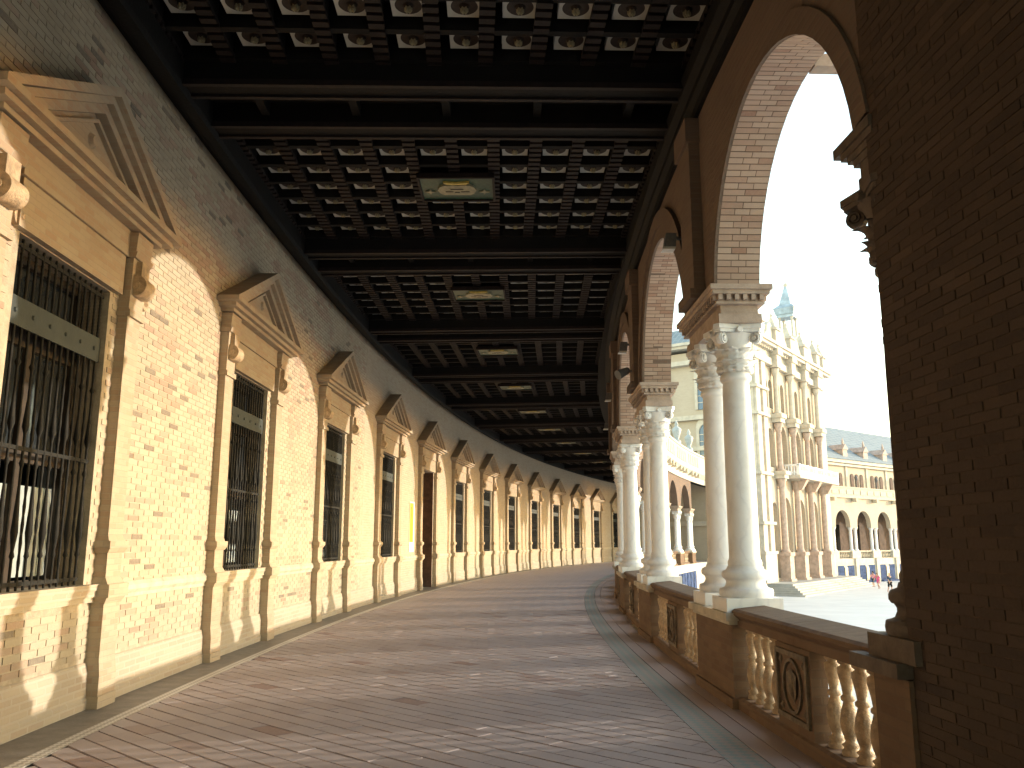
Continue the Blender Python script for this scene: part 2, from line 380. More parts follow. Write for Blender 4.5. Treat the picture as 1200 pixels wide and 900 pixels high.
# individual bricks
brick_variants = []
for i in range(8):
    m_ = MB(); L = 0.258 + random.uniform(-.006, .004); Hh = 0.0565 + random.uniform(-.003, .001); d = 0.006 + random.uniform(0, .003)
    m_.tone = 0.0
    m_.frus(-Hh / 2, Hh / 2, (-0.004, d, -L / 2, L / 2), (-0.004, d, -L / 2, L / 2)); brick_variants.append((m_, L, Hh, d))
from mathutils import noise as mnoise
TONES = [.06, .2, .33, .48, .62, .8, .9, .955]
bm_mesh = []
for v in brick_variants:
    row = []
    for tv_ in TONES:
        v[0].t = [tv_] * len(v[0].f); row.append(v[0].mesh('brick', M_brick))
    bm_mesh.append(row)
def brick_tone(a, z):
    c = mnoise.noise(Vector((a * .8, z * 1.6, 3.1))) + .35 * mnoise.noise(Vector((a * 2.3, z * 5, 7.7)))
    r = random.random()
    if r < .03: return 7
    if r < .04 + max(0, c) * .6: return 6 if random.random() < .35 else 5
    if r < .13 + max(0, c) * 1.1: return 5
    return random.randrange(5)
CO, BL = 0.068, 0.27
bricks = []
for r in range(int(0.44 / CO) + 1, int(6.95 / CO)):
    z = r * CO + CO / 2
    for c in range(int(NA0 / BL), int(NEAR_A1 / BL)):
        a = (c + 0.5 * (r % 2)) * BL
        if a - BL / 2 < NA0 or a + BL / 2 > NEAR_A1: continue
        skip = False
        for k in KS:
            d = abs(a - wc(k))
            if d < HW + BL / 2 + 0.0 and (z > ZS - 0.25 or k == DOOR) and z < ZH + 0.05: skip = True
            if d < 1.72 and 4.92 < z < 5.16: skip = True
            if d < 1.0 and 4.2 < z < 5.0: skip = True
            pass
        if 1.0 < z < 1.18: skip = True
        if not skip: bricks.append((a, z))
def bsize(b):
    q = pix(P(0, b[0], b[1]))
    if q is None or not (-10 < q[0] < 1200 and -10 < q[1] < 905): return 0
    if any(abs(b[0] - wc(k)) < 1.5 and 4.2 < b[1] < 5.9 for k in KS): return 0
    return 1.0 / q[2] ** 3 * (0.3 if b[0] < -5.8 else 1)
bricks.sort(key=lambda b: -bsize(b))
rest = MB()
for i, (a, z) in enumerate(bricks):
    v = random.randrange(8)
    if i < 300:
        o = link('brick', bm_mesh[v][brick_tone(a, z)], None, P(0, a, z), -a / R); o.parent = wall; o.matrix_parent_inverse = Matrix.Translation(-Vector(wall.location))
    else:
        _, L, Hh, d = brick_variants[v]
        rest.tone = TONES[brick_tone(a, z)]
        rest.box(-0.004, d, a - L / 2, a + L / 2, z - Hh / 2, z + Hh / 2)
wobj(rest, 'brick', M_brick, kind='stuff')
# lime-washed plinth and the string course, cut at the door
def runs(a0, a1, half):
    x = a0
    d = wc(DOOR); yield (a0, d - half); yield (d + half, a1)
mb = MB()
for a, b in runs(A0, A1, 1.0): mb.sweep([(-0.01, -0.05), (0.06, -0.05), (0.06, 0.10), (0.045, 0.12), (0.045, 0.34), (0.02, 0.43), (0.012, 0.44), (-0.01, 0.44)], a, b, 0.8)
wobj(mb, 'plinth', M_plaster)
mb = MB()
for a, b in runs(A0, A1, 1.0): mb.sweep([(-0.01, 1.02), (0.03, 1.02), (0.035, 1.06), (0.06, 1.10), (0.06, 1.15), (0.03, 1.19), (-0.01, 1.19)], a, b, 0.8)
wobj(mb, 'string_course', M_stone)

# window surround, local frame (n, a, z)
def stack(mb, a0, a1, levels, **k):
    for z0, z1, p0, p1, e0, e1 in levels:
        mb.frus(z0, z1, (-0.01, p0, a0 - e0, a1 + e0), (-0.01, p1, a0 - e1, a1 + e1), **k)
pil = MB()
stack(pil, -0.19, 0.19, [(-0.05, 0.12, .17, .17, .01, .01), (0.12, 0.32, .16, .16, .0, .0), (0.32, 0.46, .16, .14, .0, -.01), (0.46, 1.0, .14, .14, -.01, -.01),
    (1.0, 1.06, .15, .18, 0, .03), (1.06, 1.19, .2, .2, .04, .04), (1.19, 1.26, .17, .13, .01, -.02), (1.26, 1.5, .13, .13, -.02, -.02), (1.5, 1.55, .14, .17, 0, .02),
    (1.55, 1.62, .17, .17, .03, .03), (1.62, 1.68, .14, .12, 0, -.02), (1.68, 3.98, .12, .115, -.02, -.03), (3.98, 4.05, .15, .15, .0, .0), (4.05, 4.62, .125, .14, -.02, -.01),
    (4.62, 4.68, .17, .19, .02, .03), (4.68, 4.9, .16, .18, 0, .01)])
pil_me = pil.mesh('pilaster', M_trim)
sc_ = MB(); sc_.cyl((.16, -.13, 4.33), (.16, .13, 4.33), .115, seg=18); sc_.cyl((.16, -.15, 4.33), (.16, .15, 4.33), .05, seg=12); sc_.box(-0.01, .2, -.1, .1, 4.42, 4.6)
sc_me = sc_.mesh('scroll', M_terra)
ro_ = MB()
ro_.cyl((-.01, 0, 0), (.05, 0, 0), .1, .085, seg=16); ro_.cyl((.05, 0, 0), (.085, 0, 0), .045, .02, seg=10); ro_.box(-.01, .04, -.2, -.08, .05, .1)
ro_me = ro_.mesh('rosette', M_terra)
PH = 1.82                                   # half length of the pediment
ent = MB()
ent.box(-0.01, 0.07, -1.0, 1.0, ZH + .012, 4.62); ent.box(-0.01, 0.1, -1.06, 1.06, 4.62, 4.68); ent.box(-0.01, 0.085, -1.06, 1.06, 4.68, 4.92)
for (z0, z1, p, e) in ((4.92, 4.97, .2, -.22), (4.97, 5.03, .27, -.1), (5.03, 5.1, .34, 0)):
    ent.box(-0.01, p, -PH - e if e else -PH, PH + e if e else PH, z0, z1) if e >= 0 else ent.box(-0.01, p, -PH - e, PH + e, z0, z1)
AP = 6.02
ent.extr([(-PH + .25, 5.09), (PH - .25, 5.09), (0, AP - .12)], 0, -0.01, 0.09)
def raking(mb, sg, off, thick, n1):
    dz = (AP - 5.1) / PH
    y0, y1 = PH + 0.0, 0.0
    pts = [(sg * (PH), 5.1 - off), (0, AP - off), (0, AP - off - thick * 1.12), (sg * (PH - thick / dz * 1.0), 5.1 - off)]
    mb.extr(pts, 0, -0.01, n1)
for sg in (-1, 1):
    raking(ent, sg, 0, .09, .34); 
    dz = (AP - 5.1) / PH
    for o_, t_, n_ in ((.10, .08, .27), (.18, .10, .2), (.34, .04, .14)):
        ent.extr([(sg * (PH - o_ / dz), 5.1), (0, AP - o_), (0, AP - o_ - t_), (sg * (PH - (o_ + t_) / dz), 5.1)], 0, -0.01, n_)
ent.lathe(0, 0, [(0.0, 0)] * 2, 4) if False else None
ent.cyl((0.09, 0, 5.45), (0.13, 0, 5.45), .08, .05, seg=12)
ent_me = ent.mesh('window_surround', M_trim)

# window joinery and grille, local frame (n,a,z)
fr = MB()
for a0, a1, z0, z1 in ((-HW, -HW + .07, ZS, ZH), (HW - .07, HW, ZS, ZH), (-HW + .07, HW - .07, ZH - .08, ZH), (-HW + .07, HW - .07, ZS, ZS + .07), (-HW + .07, HW - .07, 3.36, 3.7), (-HW + .07, HW - .07, 2.32, 2.42), (-.035, .035, ZS + .07, 2.32), (-.035, .035, 2.42, 3.36)):
    fr.box(-.36, -.28, a0, a1, z0, z1)
fr_me = fr.mesh('window', M_shut)
sill_ = MB(); sill_.box(-.5, .09, -1.03, 1.03, ZS - .06, ZS + .004); sill_.box(-.02, .075, -1.02, 1.02, ZS - .12, ZS - .06); sill_.box(-.02, .05, -1.01, 1.01, ZS - .17, ZS - .12)
sill_me = sill_.mesh('sill', M_plaster)
pn = MB(); pn.box(-.34, -.33, -HW + .07, HW - .07, 2.42, 3.36); pn.box(-.34, -.33, -HW + .07, HW - .07, 3.7, ZH - .08)
pn_me = pn.mesh('pane', M_gl)
shu = MB()
for i in range(5): 
    shu.box(-.42, -.40, -HW, HW, 2.44 + i * .19, 2.44 + i * .19 + .17)
shu_me = shu.mesh('shutter', M_shut)
cu = MB()
for i in range(14):
    a = -HW + .09 + i * .115; cu.box(-.345 - .008 * (i % 2), -.335 - .008 * (i % 2), a, a + .112, ZS + .1, 2.12)
cu_me = cu.mesh('curtain', M_cur)
bandm = MB(); bandm.box(-.07, -.045, -HW + .01, HW - .01, 3.42, 3.67)
for i in range(6): bandm.cyl((-.045, -.72 + i * .288, 3.545), (-.03, -.72 + i * .288, 3.545), .025, .015, seg=8)
band_me = bandm.mesh('grille_band', M_band)
rail_ = MB(); 
for z in (2.40, ZS + .06, ZH - .06): rail_.box(-.068, -.05, -HW + .01, HW - .01, z - .018, z + .018)
rail_me = rail_.mesh('grille_rail', M_iron)
def spindle(z0, z1, fat, seg=6):
    h = z1 - z0; m_ = MB()
    if fat: prof = [(.014, 0), (.014, .12), (.025, .13), (.015, .15), (.034, .22), (.013, .40), (.013, .47), (.026, .485), (.014, .5), (.014, .6), (.034, .63), (.013, .74), (.013, .85), (.03, .865), (.014, .88), (.014, 1)]
    else: prof = [(.0115 + .005 * (i % 2), i / 28) for i in range(29)]
    m_.lathe(-.058, 0, [(r, z0 + t * h) for r, t in prof], seg); return m_
lowf, lowt = spindle(ZS + .004, 3.42, True), spindle(ZS + .004, 3.42, False)
upf, upt = spindle(3.67, ZH, True), spindle(3.67, ZH, False)
bar_me = [m_.mesh('bar', M_iron) for m_ in (lowf, lowt, upf, upt)]
NBAR = 15
gr = MB()
for i in range(NBAR):
    a = -HW + .06 + i * (2 * HW - .12) / (NBAR - 1)
    for m_ in ((lowf, upt) if i % 2 == 0 else (lowt, upt)):
        gr.add([(v[0], v[1] + a, v[2]) for v in m_.v], m_.f, smooth=True)
gr_me = gr.mesh('grille', M_iron)
def local(me, name, par, off=(0, 0, 0), **k):
    o = link(name, me, par, **k); o.location = off; return o
for k in KS:
    a = wc(k); loc = P(0, a, 0)
    sur = link('window_surround', ent_me, None, loc, -a / R, label='brick surround of the doorway' if k == DOOR else None)
    sur.parent = wall; sur.matrix_parent_inverse = Matrix.Translation(-Vector(wall.location))
    for sg in (-1, 1):
        local(pil_me, 'pilaster', sur, (0, sg * 1.30 - .08, 0)); local(sc_me, 'scroll', sur, (0, sg * 1.30 - .08, 0)); local(ro_me, 'rosette', sur, (0, sg * 1.30 + .34, 4.28))
    if k == DOOR: continue
    wn = link('window', fr_me, None, loc, -a / R); wn.parent = wall; wn.matrix_parent_inverse = Matrix.Translation(-Vector(wall.location))
    local(sill_me, 'sill', wn); local(pn_me, 'pane', wn); local(cu_me, 'curtain', wn); local(shu_me, 'shutter', wn); local(band_me, 'grille_band', wn); local(rail_me, 'grille_rail', wn)
    if k in (0, 1, 2):
        for i in range(NBAR):
            y = -HW + .06 + i * (2 * HW - .12) / (NBAR - 1)
            local(bar_me[i % 2], 'bar', wn, (0, y, 0)); local(bar_me[3], 'bar', wn, (0, y, 0))
    else: local(gr_me, 'grille', wn)
# doorway
a = wc(DOOR); dr = MB(); dr.box(-.5, -.44, -HW, HW, 0, ZH)
door = link('door', dr.mesh('door', M_shut), None, P(0, a), -a / R, label='dark studded double door in a deep reveal'); door.parent = wall; door.matrix_parent_inverse = Matrix.Translation(-Vector(wall.location))
for sg in (-1, 1):
    lf = MB()
    for zi in range(4): lf.box(-.44, -.405, sg * .06 if sg > 0 else -.8, .8 if sg > 0 else -.06, .15 + zi * 1.0, 1.05 + zi * 1.0)
    leaf = lf.obj('leaf', M_door, door)
st = MB()
for i in range(8):
    for j in range(16): st.cyl((-.405, -.72 + i * .205, .25 + j * .24), (-.385, -.72 + i * .205, .25 + j * .24), .022, .008, seg=6)
st.obj('stud', M_band, door)
ln = MB(); ln.box(-.5, .02, HW - .03, HW + .004, 0, ZH); ln.obj('jamb_shade_sheet', M_door, door)  # brown sheet on the far jamb, shade of the reveal painted in

# poster on the wall before the door
pm = MB(); a = 15.6 + 0.6
pe = link('poster', MB().box(.012, .022, -.33, .33, 1.3, 2.95).mesh('poster', M_paper), None, P(0, wc(4) - 2.45), -wc(4) / R, label='yellow and white poster board on the brick wall left of the doorway', cat='poster')
MB().box(.0225, .025, -.30, .17, 1.62, 2.90).obj('yellow_panel', M_yel, pe)
MB().box(.0255, .028, -.2, -.1, 2.3, 2.78).obj('brown_mark', M_brnp, pe)

# ================================================================== ARCADE
SC = (R - 6.5) / R
TK = 0.46
ZI, ZSPR, RAD = 4.30, 4.0, 2.04
PAIRS = [PAIR0 + PBAY * k for k in range(0, 12)]
arc = empty('arcade', P(N(PAIR0), PAIR0), 0, label='curved brick arcade of round arches open to the plaza', cat='arcade')
def aobj(mb, name, mats, fmap=arcmap, **k):
    o = mb.obj(name, mats, None, fmap, **k); o.parent = arc; o.matrix_parent_inverse = Matrix.Translation(-Vector(arc.location)); return o
ARCHES = []       # centre a, radius, spring z, left a, right a (walls reach there)
ARCHES.append((-5.06, 1.73, 4.07))
for k in range(len(PAIRS) - 1): ARCHES.append(((PAIRS[k] + PAIRS[k + 1]) / 2, RAD, ZSPR))
ZTOP = 7.6
def arch_points(ac, r, zs, n=24):
    t0 = math.asin((ZI - zs) / r)
    return [(ac + r * math.cos(t) / SC, zs + r * math.sin(t)) for t in [t0 + (math.pi - 2 * t0) * i / n for i in range(n + 1)]]
edges = [-7.6] + PAIRS
for i, (ac, r, zs) in enumerate(ARCHES):
    pts = arch_points(ac, r, zs)
    wl = MB()
    for d in (0.0, TK):
        vs = []; fs = []
        for (x, z) in pts: vs += [(d, x, z), (d, x, ZTOP)]
        for j in range(len(pts) - 1): fs.append((2 * j, 2 * j + 1, 2 * j + 3, 2 * j + 2))
        wl.add(vs, fs)
    vs = []
    for (x, z) in pts: vs += [(-0.0, x, z), (TK, x, z)]
    wl.add(vs, [(2 * j, 2 * j + 1, 2 * j + 3, 2 * j + 2) for j in range(len(pts) - 1)])
    # solid spandrels to either side
    rgt, lft = pts[0][0], pts[-1][0]
    e1 = PAIRS[i] if i < len(PAIRS) else rgt + .8
    e0 = (PAIRS[i - 1] if i > 0 else -7.7)
    if e1 > rgt: wl.sweep([(0, ZI), (TK, ZI), (TK, ZTOP), (0, ZTOP)], rgt, e1, 1)
    if lft > e0: wl.sweep([(0, ZI), (TK, ZI), (TK, ZTOP), (0, ZTOP)], e0, lft, 1)
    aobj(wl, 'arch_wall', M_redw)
    # two stepped rings on the gallery face
    for (q0, q1, d0) in ((0.0, .2, -.03), (.2, .42, -.06))[:1 if i == 0 else 2]:
        ring = MB(); n = 26; t0 = math.asin((ZI - zs) / r); prof = []
        vs = []; fs = []
        for j in range(n + 1):
            t = t0 + (math.pi - 2 * t0) * j / n
            for (rr, d) in ((r + q0 + .001, 0.01), (r + q0 + .001, d0), (r + q1, d0), (r + q1, 0.01)):
                vs.append((d, ac + rr * math.cos(t) / SC, zs + rr * math.sin(t)))
        for j in range(n):
            for m_ in range(3): fs.append((4 * j + m_, 4 * j + m_ + 1, 4 * j + m_ + 5, 4 * j + m_ + 4))
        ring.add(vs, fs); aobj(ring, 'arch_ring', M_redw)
    # brick courses of the soffit, laid one by one on the near arches
    if i <= 2:
        many = MB(); n = int((math.pi - 2 * t0) * r / .068)
        for j in range(n):
            ta = t0 + (math.pi - 2 * t0) * (j + .08) / n; tb = t0 + (math.pi - 2 * t0) * (j + .92) / n
            cuts = [0, .15, .31, TK] if j % 2 else [0, .23, TK]
            for c in range(len(cuts) - 1):
                b_ = MB() if (i == 0 and ta > math.pi * .0) else many
                b_.tone = random.random(); h = random.uniform(.003, .006)
                vs = []
                for t in (ta, tb):
                    for d in (cuts[c] + .004, cuts[c + 1] - .004):
                        for rr in (r + .004, r - h): vs.append((d, ac + rr * math.cos(t) / SC, zs + rr * math.sin(t)))
                b_.add(vs, [(0, 1, 3, 2), (4, 6, 7, 5), (0, 4, 5, 1), (2, 3, 7, 6), (1, 5, 7, 3)])
                if b_ is not many: aobj(b_, 'arch_brick', M_red)
        if many.f: aobj(many, 'arch_brick', M_red, kind='stuff')
# wall above the near pier
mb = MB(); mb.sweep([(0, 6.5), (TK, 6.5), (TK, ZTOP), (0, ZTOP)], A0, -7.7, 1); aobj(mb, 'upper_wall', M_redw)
# mouldings along the top, timber cornice inside
mb = MB(); mb.sweep([(0.01, 6.52), (-.05, 6.52), (-.06, 6.6), (-.12, 6.64), (-.12, 6.72), (-.2, 6.76), (-.22, 6.9), (.01, 6.9)], A0, A1, 0.8); aobj(mb, 'inner_cornice', M_wood)
# outside: entablature, brackets, parapet
mb = MB(); mb.sweep([(TK - .01, 6.5), (TK + .1, 6.5), (TK + .12, 6.9), (TK + .5, 7.25), (TK + .55, 7.5), (TK - .01, 7.5)], A0, A1, .8); mb.sweep([(0.1, 7.55), (TK + .3, 7.55), (TK + .3, 8.75), (0.1, 8.75)], A0, A1, .8); mb.sweep([(0.05, 8.75), (TK + .38, 8.75), (TK + .38, 8.9), (0.05, 8.9)], A0, A1, .8)
aobj(mb, 'outer_entablature', M_cstone)
for k in range(6, 12):
    a = PAIRS[k]
    mb = MB()
    for da in (-1.6, 0, 1.6): mb.box(TK + .12, TK + .5, a + da - .18, a + da + .18, 6.9, 7.22)
    for da in (-2, -1, 0, 1, 2): mb.box(TK + .3, TK + .34, a + da - .38, a + da + .38, 7.75, 8.55)
    aobj(mb, 'parapet_panel', M_stone)
    mb = MB(); x, y, z = 0.45, a, 8.9
    mb.lathe(x, y, [(.3, 8.9), (.3, 9.2), (.14, 9.3), (.2, 9.5), (.34, 9.9), (.36, 10.1), (.2, 10.25), (.1, 10.35), (.16, 10.45), (.03, 10.8)], 10); aobj(mb, 'parapet_urn', M_urn)
# base of the arcade down to the plaza
mb = MB(); mb.sweep([(-.05, -2.8), (.6, -2.8), (.6, -.02), (-.05, -.02)], A0, A1, 1); aobj(mb, 'base_wall', M_cstone)
for k in range(7, 11):
    mb = MB()
    for da in (0.7, 2.2, 3.7, 5.2): mb.box(.58, .66, PAIRS[k] + da - .55, PAIRS[k] + da + .55, -2.4, -.6)
    aobj(mb, 'tiled_alcove', M_azul)

# imposts over each pair, local frame (d, a, z)
imp = MB()
imp.box(0.0, TK, -.80 * SC, .80 * SC, 3.90, 4.0); imp.box(.03, TK - .03, -.77 * SC, .77 * SC, 4.0, 4.1)
imp_me = imp.mesh('impost', M_rosy)
ic = MB(); ic.box(-.03, TK + .03, -.80, .80, 4.1, 4.125); ic.box(-.075, TK + .075, -.845, .845, 4.20, 4.245); ic.box(-.10, TK + .10, -.87, .87, 4.245, 4.30); ic.box(-.012, TK + .012, -.785, .785, 4.125, 4.20)
ic_me = ic.mesh('impost_cornice', M_rosy)
de = MB(); 
for i in range(6): 
    x = .01 + i * .088
    for sg in (-1, 1): de.box(x - .022, x + .022, sg * .785 - (.05 if sg < 0 else 0), sg * .785 + (.05 if sg > 0 else 0), 4.14, 4.198)
for i in range(18):
    y = -.76 + i * .0894
    for s0, s1 in ((-.055, -.012), (TK + .012, TK + .055)): de.box(s0, s1, y - .022, y + .022, 4.14, 4.198)
de_me = de.mesh('dentil_row', M_rosy)
strip = MB(); strip.box(-.13, .01, -.27, .27, 4.305, 6.5); strip.box(-.19, .01, -.32, .32, 4.305, 4.42); strip.box(-.17, .01, -.31, .31, 6.2, 6.5)
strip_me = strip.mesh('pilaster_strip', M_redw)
ARC_INV = Matrix.Translation(-Vector(arc.location))
for k, a in enumerate(PAIRS):
    o = link('impost', imp_me, None, P(N(a), a), -a / R); o.parent = arc; o.matrix_parent_inverse = ARC_INV
    local(ic_me, 'impost_cornice', o); local(de_me, 'dentil_row', o)
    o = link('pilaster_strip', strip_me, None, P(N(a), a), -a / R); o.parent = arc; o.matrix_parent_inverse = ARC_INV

# pedestals and balustrade runs (each run of balustrade with the pedestal at its far end is one thing)
PHH = .80                                         # half length of a pedestal
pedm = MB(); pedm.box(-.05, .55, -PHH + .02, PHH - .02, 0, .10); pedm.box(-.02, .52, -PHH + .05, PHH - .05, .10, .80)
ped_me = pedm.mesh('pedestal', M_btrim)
psl = MB(); psl.box(-.05, .55, -PHH + .02, PHH - .02, .80, .84); psl.box(-.09, .59, -PHH - .03, PHH + .03, .84, .915); psl_me = psl.mesh('pedestal_slab', M_stone)
balp = [(.066, 0), (.066, .03), (.048, .05), (.064, .075), (.036, .1), (.056, .17), (.066, .24), (.056, .32), (.034, .40), (.05, .415), (.05, .44), (.034, .455), (.042, .52), (.062, .62), (.06, .66), (.036, .68), (.058, .70), (.058, .735)]
def baluster_mesh(seg=12):
    m_ = MB(); prof = []
    m_.lathe(0, 0, balp, seg); return m_
bal = baluster_mesh(); bal_me = bal.mesh('baluster', M_terra)
def bal_thing(a0, a1, label, nb, indiv=True, group='balustrade runs between the column pedestals', ped=None):
    ac = (a0 + a1) / 2; t = empty('balustrade', P(N(ac), ac), -ac / R, label=label, cat='balustrade', group=group)
    inv = (Matrix.Translation(P(N(ac), ac)) @ Matrix.Rotation(-ac / R, 4, 'Z')).inverted()
    def put(mb, name, mat, par=t, fm=arcmap):
        o = mb.obj(name, mat, None, fm); o.parent = par; o.matrix_parent_inverse = inv; return o
    zb = .10
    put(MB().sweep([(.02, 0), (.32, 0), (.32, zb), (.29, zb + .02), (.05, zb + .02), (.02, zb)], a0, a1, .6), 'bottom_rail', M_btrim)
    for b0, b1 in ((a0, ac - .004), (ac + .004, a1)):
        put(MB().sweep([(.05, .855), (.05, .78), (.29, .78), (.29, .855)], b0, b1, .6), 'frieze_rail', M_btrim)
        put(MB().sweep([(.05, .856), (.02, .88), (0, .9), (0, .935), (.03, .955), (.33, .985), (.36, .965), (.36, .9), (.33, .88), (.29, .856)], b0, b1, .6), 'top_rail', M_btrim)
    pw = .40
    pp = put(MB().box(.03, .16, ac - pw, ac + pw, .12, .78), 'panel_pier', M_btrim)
    if indiv:
        fr_ = MB(); fr_.box(.005, .03, ac - .36, ac + .36, .2, .24); fr_.box(.005, .03, ac - .36, ac + .36, .70, .74); fr_.box(.005, .03, ac - .36, ac - .32, .24, .70); fr_.box(.005, .03, ac + .32, ac + .36, .24, .70)
        fo = fr_; 
        for i in range(20):
            t0, t1 = 2 * math.pi * i / 20, 2 * math.pi * (i + 1) / 20
            for rr, d in (((.19, .215), .01),):
                vs = []
                for tt in (t0, t1):
                    for q in rr:
                        for dd in (d, .03): vs.append((dd, ac + q * math.cos(tt), .47 + q * 1.0 * math.sin(tt)))
                fo.add(vs, [(0, 4, 6, 2), (0, 1, 5, 4), (2, 6, 7, 3)])
        fo.add([(.012, ac - .1, .42), (.012, ac + .1, .42), (.012, ac + .12, .56), (.012, ac, .6), (.012, ac - .12, .56), (.03, ac, .33)], [(0, 1, 2, 3, 4), (0, 5, 1)])
        fo.lathe(.045, ac, [(.02, .35), (.05, .4), (.055, .5), (.02, .58)], 10)
        for sx in (-.26, .26):
            for zz in (.29, .65): fo.lathe(.03, ac + sx, [(.01, zz - .03), (.03, zz), (.01, zz + .03)], 8)
        put(fo, 'relief_panel', M_relief)
    joined = MB()
    for (b0, b1) in ((a0, ac - pw), (ac + pw, a1)):
        for i in range(nb):
            y = b0 + (b1 - b0) * (i + .5) / nb
            if True:
                o = link('baluster', bal_me, None, arcmap((.155, y, 0)), -y / R); o.location.z = .12; o.scale = (1, 1, (.78 - .12) / .735); o.parent = t; o.matrix_parent_inverse = inv
            else: joined.add([(v[0] + .155, v[1] + y, .12 + v[2] * .898) for v in bal.v], bal.f, smooth=True)
    if joined.f: put(joined, 'baluster', M_terra)
    if ped is not None:
        o = link('pedestal', ped_me, None, P(N(ped), ped), -ped / R); o.parent = t; o.matrix_parent_inverse = inv
        local(psl_me, 'pedestal_slab', o)
    return t
LB = ['nearest weathered brick balustrade run, beside the dark pier', 'second brick balustrade run, behind the nearest pair of marble columns', 'third brick balustrade run, behind the second pair of marble columns', 'fourth brick balustrade run along the curved arcade']
NUM = ['first', 'second', 'third', 'fourth', 'fifth', 'sixth', 'seventh', 'eighth', 'ninth', 'tenth', 'eleventh', 'twelfth']
bal_thing(-6.52, PAIRS[0] - PHH, LB[0], 5, True, ped=PAIRS[0])
for k in range(len(PAIRS) - 1):
    lab = LB[k + 1] if k < 3 else NUM[k + 1] + ' balustrade run counted from the dark pier, far along the arcade'
    bal_thing(PAIRS[k] + PHH, PAIRS[k + 1] - PHH, lab, 6, k < 3, ped=PAIRS[k + 1])

# ---- marble columns
shaft = MB(); shaft.lathe(0, 0, [(.170, 1.36), (.174, 1.38), (.174, 1.41), (.158, 1.44), (.157, 1.8), (.156, 2.2), (.152, 2.7), (.143, 3.2), (.139, 3.30), (.15, 3.31), (.166, 3.33), (.166, 3.36), (.15, 3.385), (.142, 3.40)], 32)
shaft_me = shaft.mesh('shaft', M_marble)
base = MB(); base.lathe(0, 0, [(.262, 1.05), (.272, 1.07), (.275, 1.10), (.268, 1.135), (.235, 1.145), (.215, 1.155), (.20, 1.19), (.20, 1.21), (.215, 1.235), (.23, 1.24), (.243, 1.26), (.243, 1.29), (.23, 1.315), (.19, 1.33), (.18, 1.362)], 28)
base_me = base.mesh('base', M_marble)
plin = MB(); plin.box(-.285, .285, -.285, .285, .916, 1.052); plin_me = plin.mesh('plinth', M_marble)
capm = MB(); capm.lathe(0, 0, [(.150, 3.398), (.155, 3.45), (.16, 3.6), (.175, 3.7), (.21, 3.78), (.24, 3.81)], 20)
ab = []
for i in range(4):
    a_ = math.pi / 4 + i * math.pi / 2
    for da, rr in ((-.10, .335), (.10, .335)): ab.append((rr * math.cos(a_ + da), rr * math.sin(a_ + da)))
    a2 = a_ + math.pi / 4; ab.append((.215 * math.cos(a2), .215 * math.sin(a2)))
capm.extr(ab, 2, 3.815, 3.85); capm.extr([(x * 1.06, y * 1.06) for x, y in ab], 2, 3.85, 3.90)
for i in range(4):
    a_ = i * math.pi / 2; capm.cyl((.2 * math.cos(a_), .2 * math.sin(a_), 3.84), (.265 * math.cos(a_), .265 * math.sin(a_), 3.84), .05, .03, seg=8)
cap_me = capm.mesh('capital', M_marble)
def leaf(z0, h, r0, out, wd):
    m_ = MB(); n = 14; vs = []
    for i in range(n + 1):
        t = i / n; r = r0 + out * (t ** 2.6) + .012 * math.sin(t * 9) ; z = z0 + h * (t - .25 * max(0, t - .72) * 4 * (t))
        ww = wd * (0.75 + .5 * math.sin(math.pi * min(1, t * 1.05))) * (1 - .75 * max(0, t - .7) / .3) * (1.12 if i % 3 else .72)
        for q, rr in ((-1, -.016), (-.45, .02), (0, .004), (.45, .02), (1, -.016)): vs.append((r + rr, q * ww * .5, z))
    fs = [(i * 5 + j, i * 5 + j + 1, (i + 1) * 5 + j + 1, (i + 1) * 5 + j) for i in range(n) for j in range(4)]
    m_.add(vs, fs, smooth=True)
    m_.add([(v[0] - .014, v[1], v[2]) for v in vs], fs, smooth=True); return m_
lf1, lf2 = leaf(3.40, .17, .165, .075, .13), leaf(3.47, .24, .165, .10, .13)
lf_me = [lf1.mesh('leaf', M_marble), lf2.mesh('leaf', M_marble)]
def volute():
    m_ = MB(); n = 30; vs = []
    for i in range(n + 1):
        t = i / n; th = t * 4.2 * math.pi; r = .078 * (1 - .82 * t)
        for y in (-.035, .035):
            for rr in (r, r * .78 - .004): vs.append((rr * math.cos(th + 1.2) , y * (1 + .3 * t), rr * math.sin(th + 1.2)))
    fs = []
    for i in range(n): fs += [(4 * i, 4 * i + 4, 4 * i + 6, 4 * i + 2), (4 * i, 4 * i + 1, 4 * i + 5, 4 * i + 4), (4 * i + 2, 4 * i + 6, 4 * i + 7, 4 * i + 3), (4 * i + 1, 4 * i + 3, 4 * i + 7, 4 * i + 5)]
    m_.add(vs, fs, smooth=False); m_.cyl((0, -.05, 0), (0, .05, 0), .02, seg=8); m_.cyl((0, -.02, 0), (0, .02, 0), .066, seg=14); return m_
vol = volute(); vol_me = vol.mesh('volute', M_marble)
def rotz(v, t): return (v[0] * math.cos(t) - v[1] * math.sin(t), v[0] * math.sin(t) + v[1] * math.cos(t), v[2])
capj = MB(); capj.add(capm.v, capm.f, True)
for i in range(8):
    capj.add([rotz(v, i * math.pi / 4) for v in lf1.v], lf1.f, True); capj.add([rotz(v, (i + .5) * math.pi / 4) for v in lf2.v], lf2.f, True)
for i in range(4): capj.add([rotz((v[0] + .265, v[1], v[2] + 3.755), math.pi / 4 + i * math.pi / 2) for v in vol.v], vol.f)
capj_me = capj.mesh('capital', M_marble)
plat = simple('shaded_side', (0.5, 0.5, 0.5)) if False else None
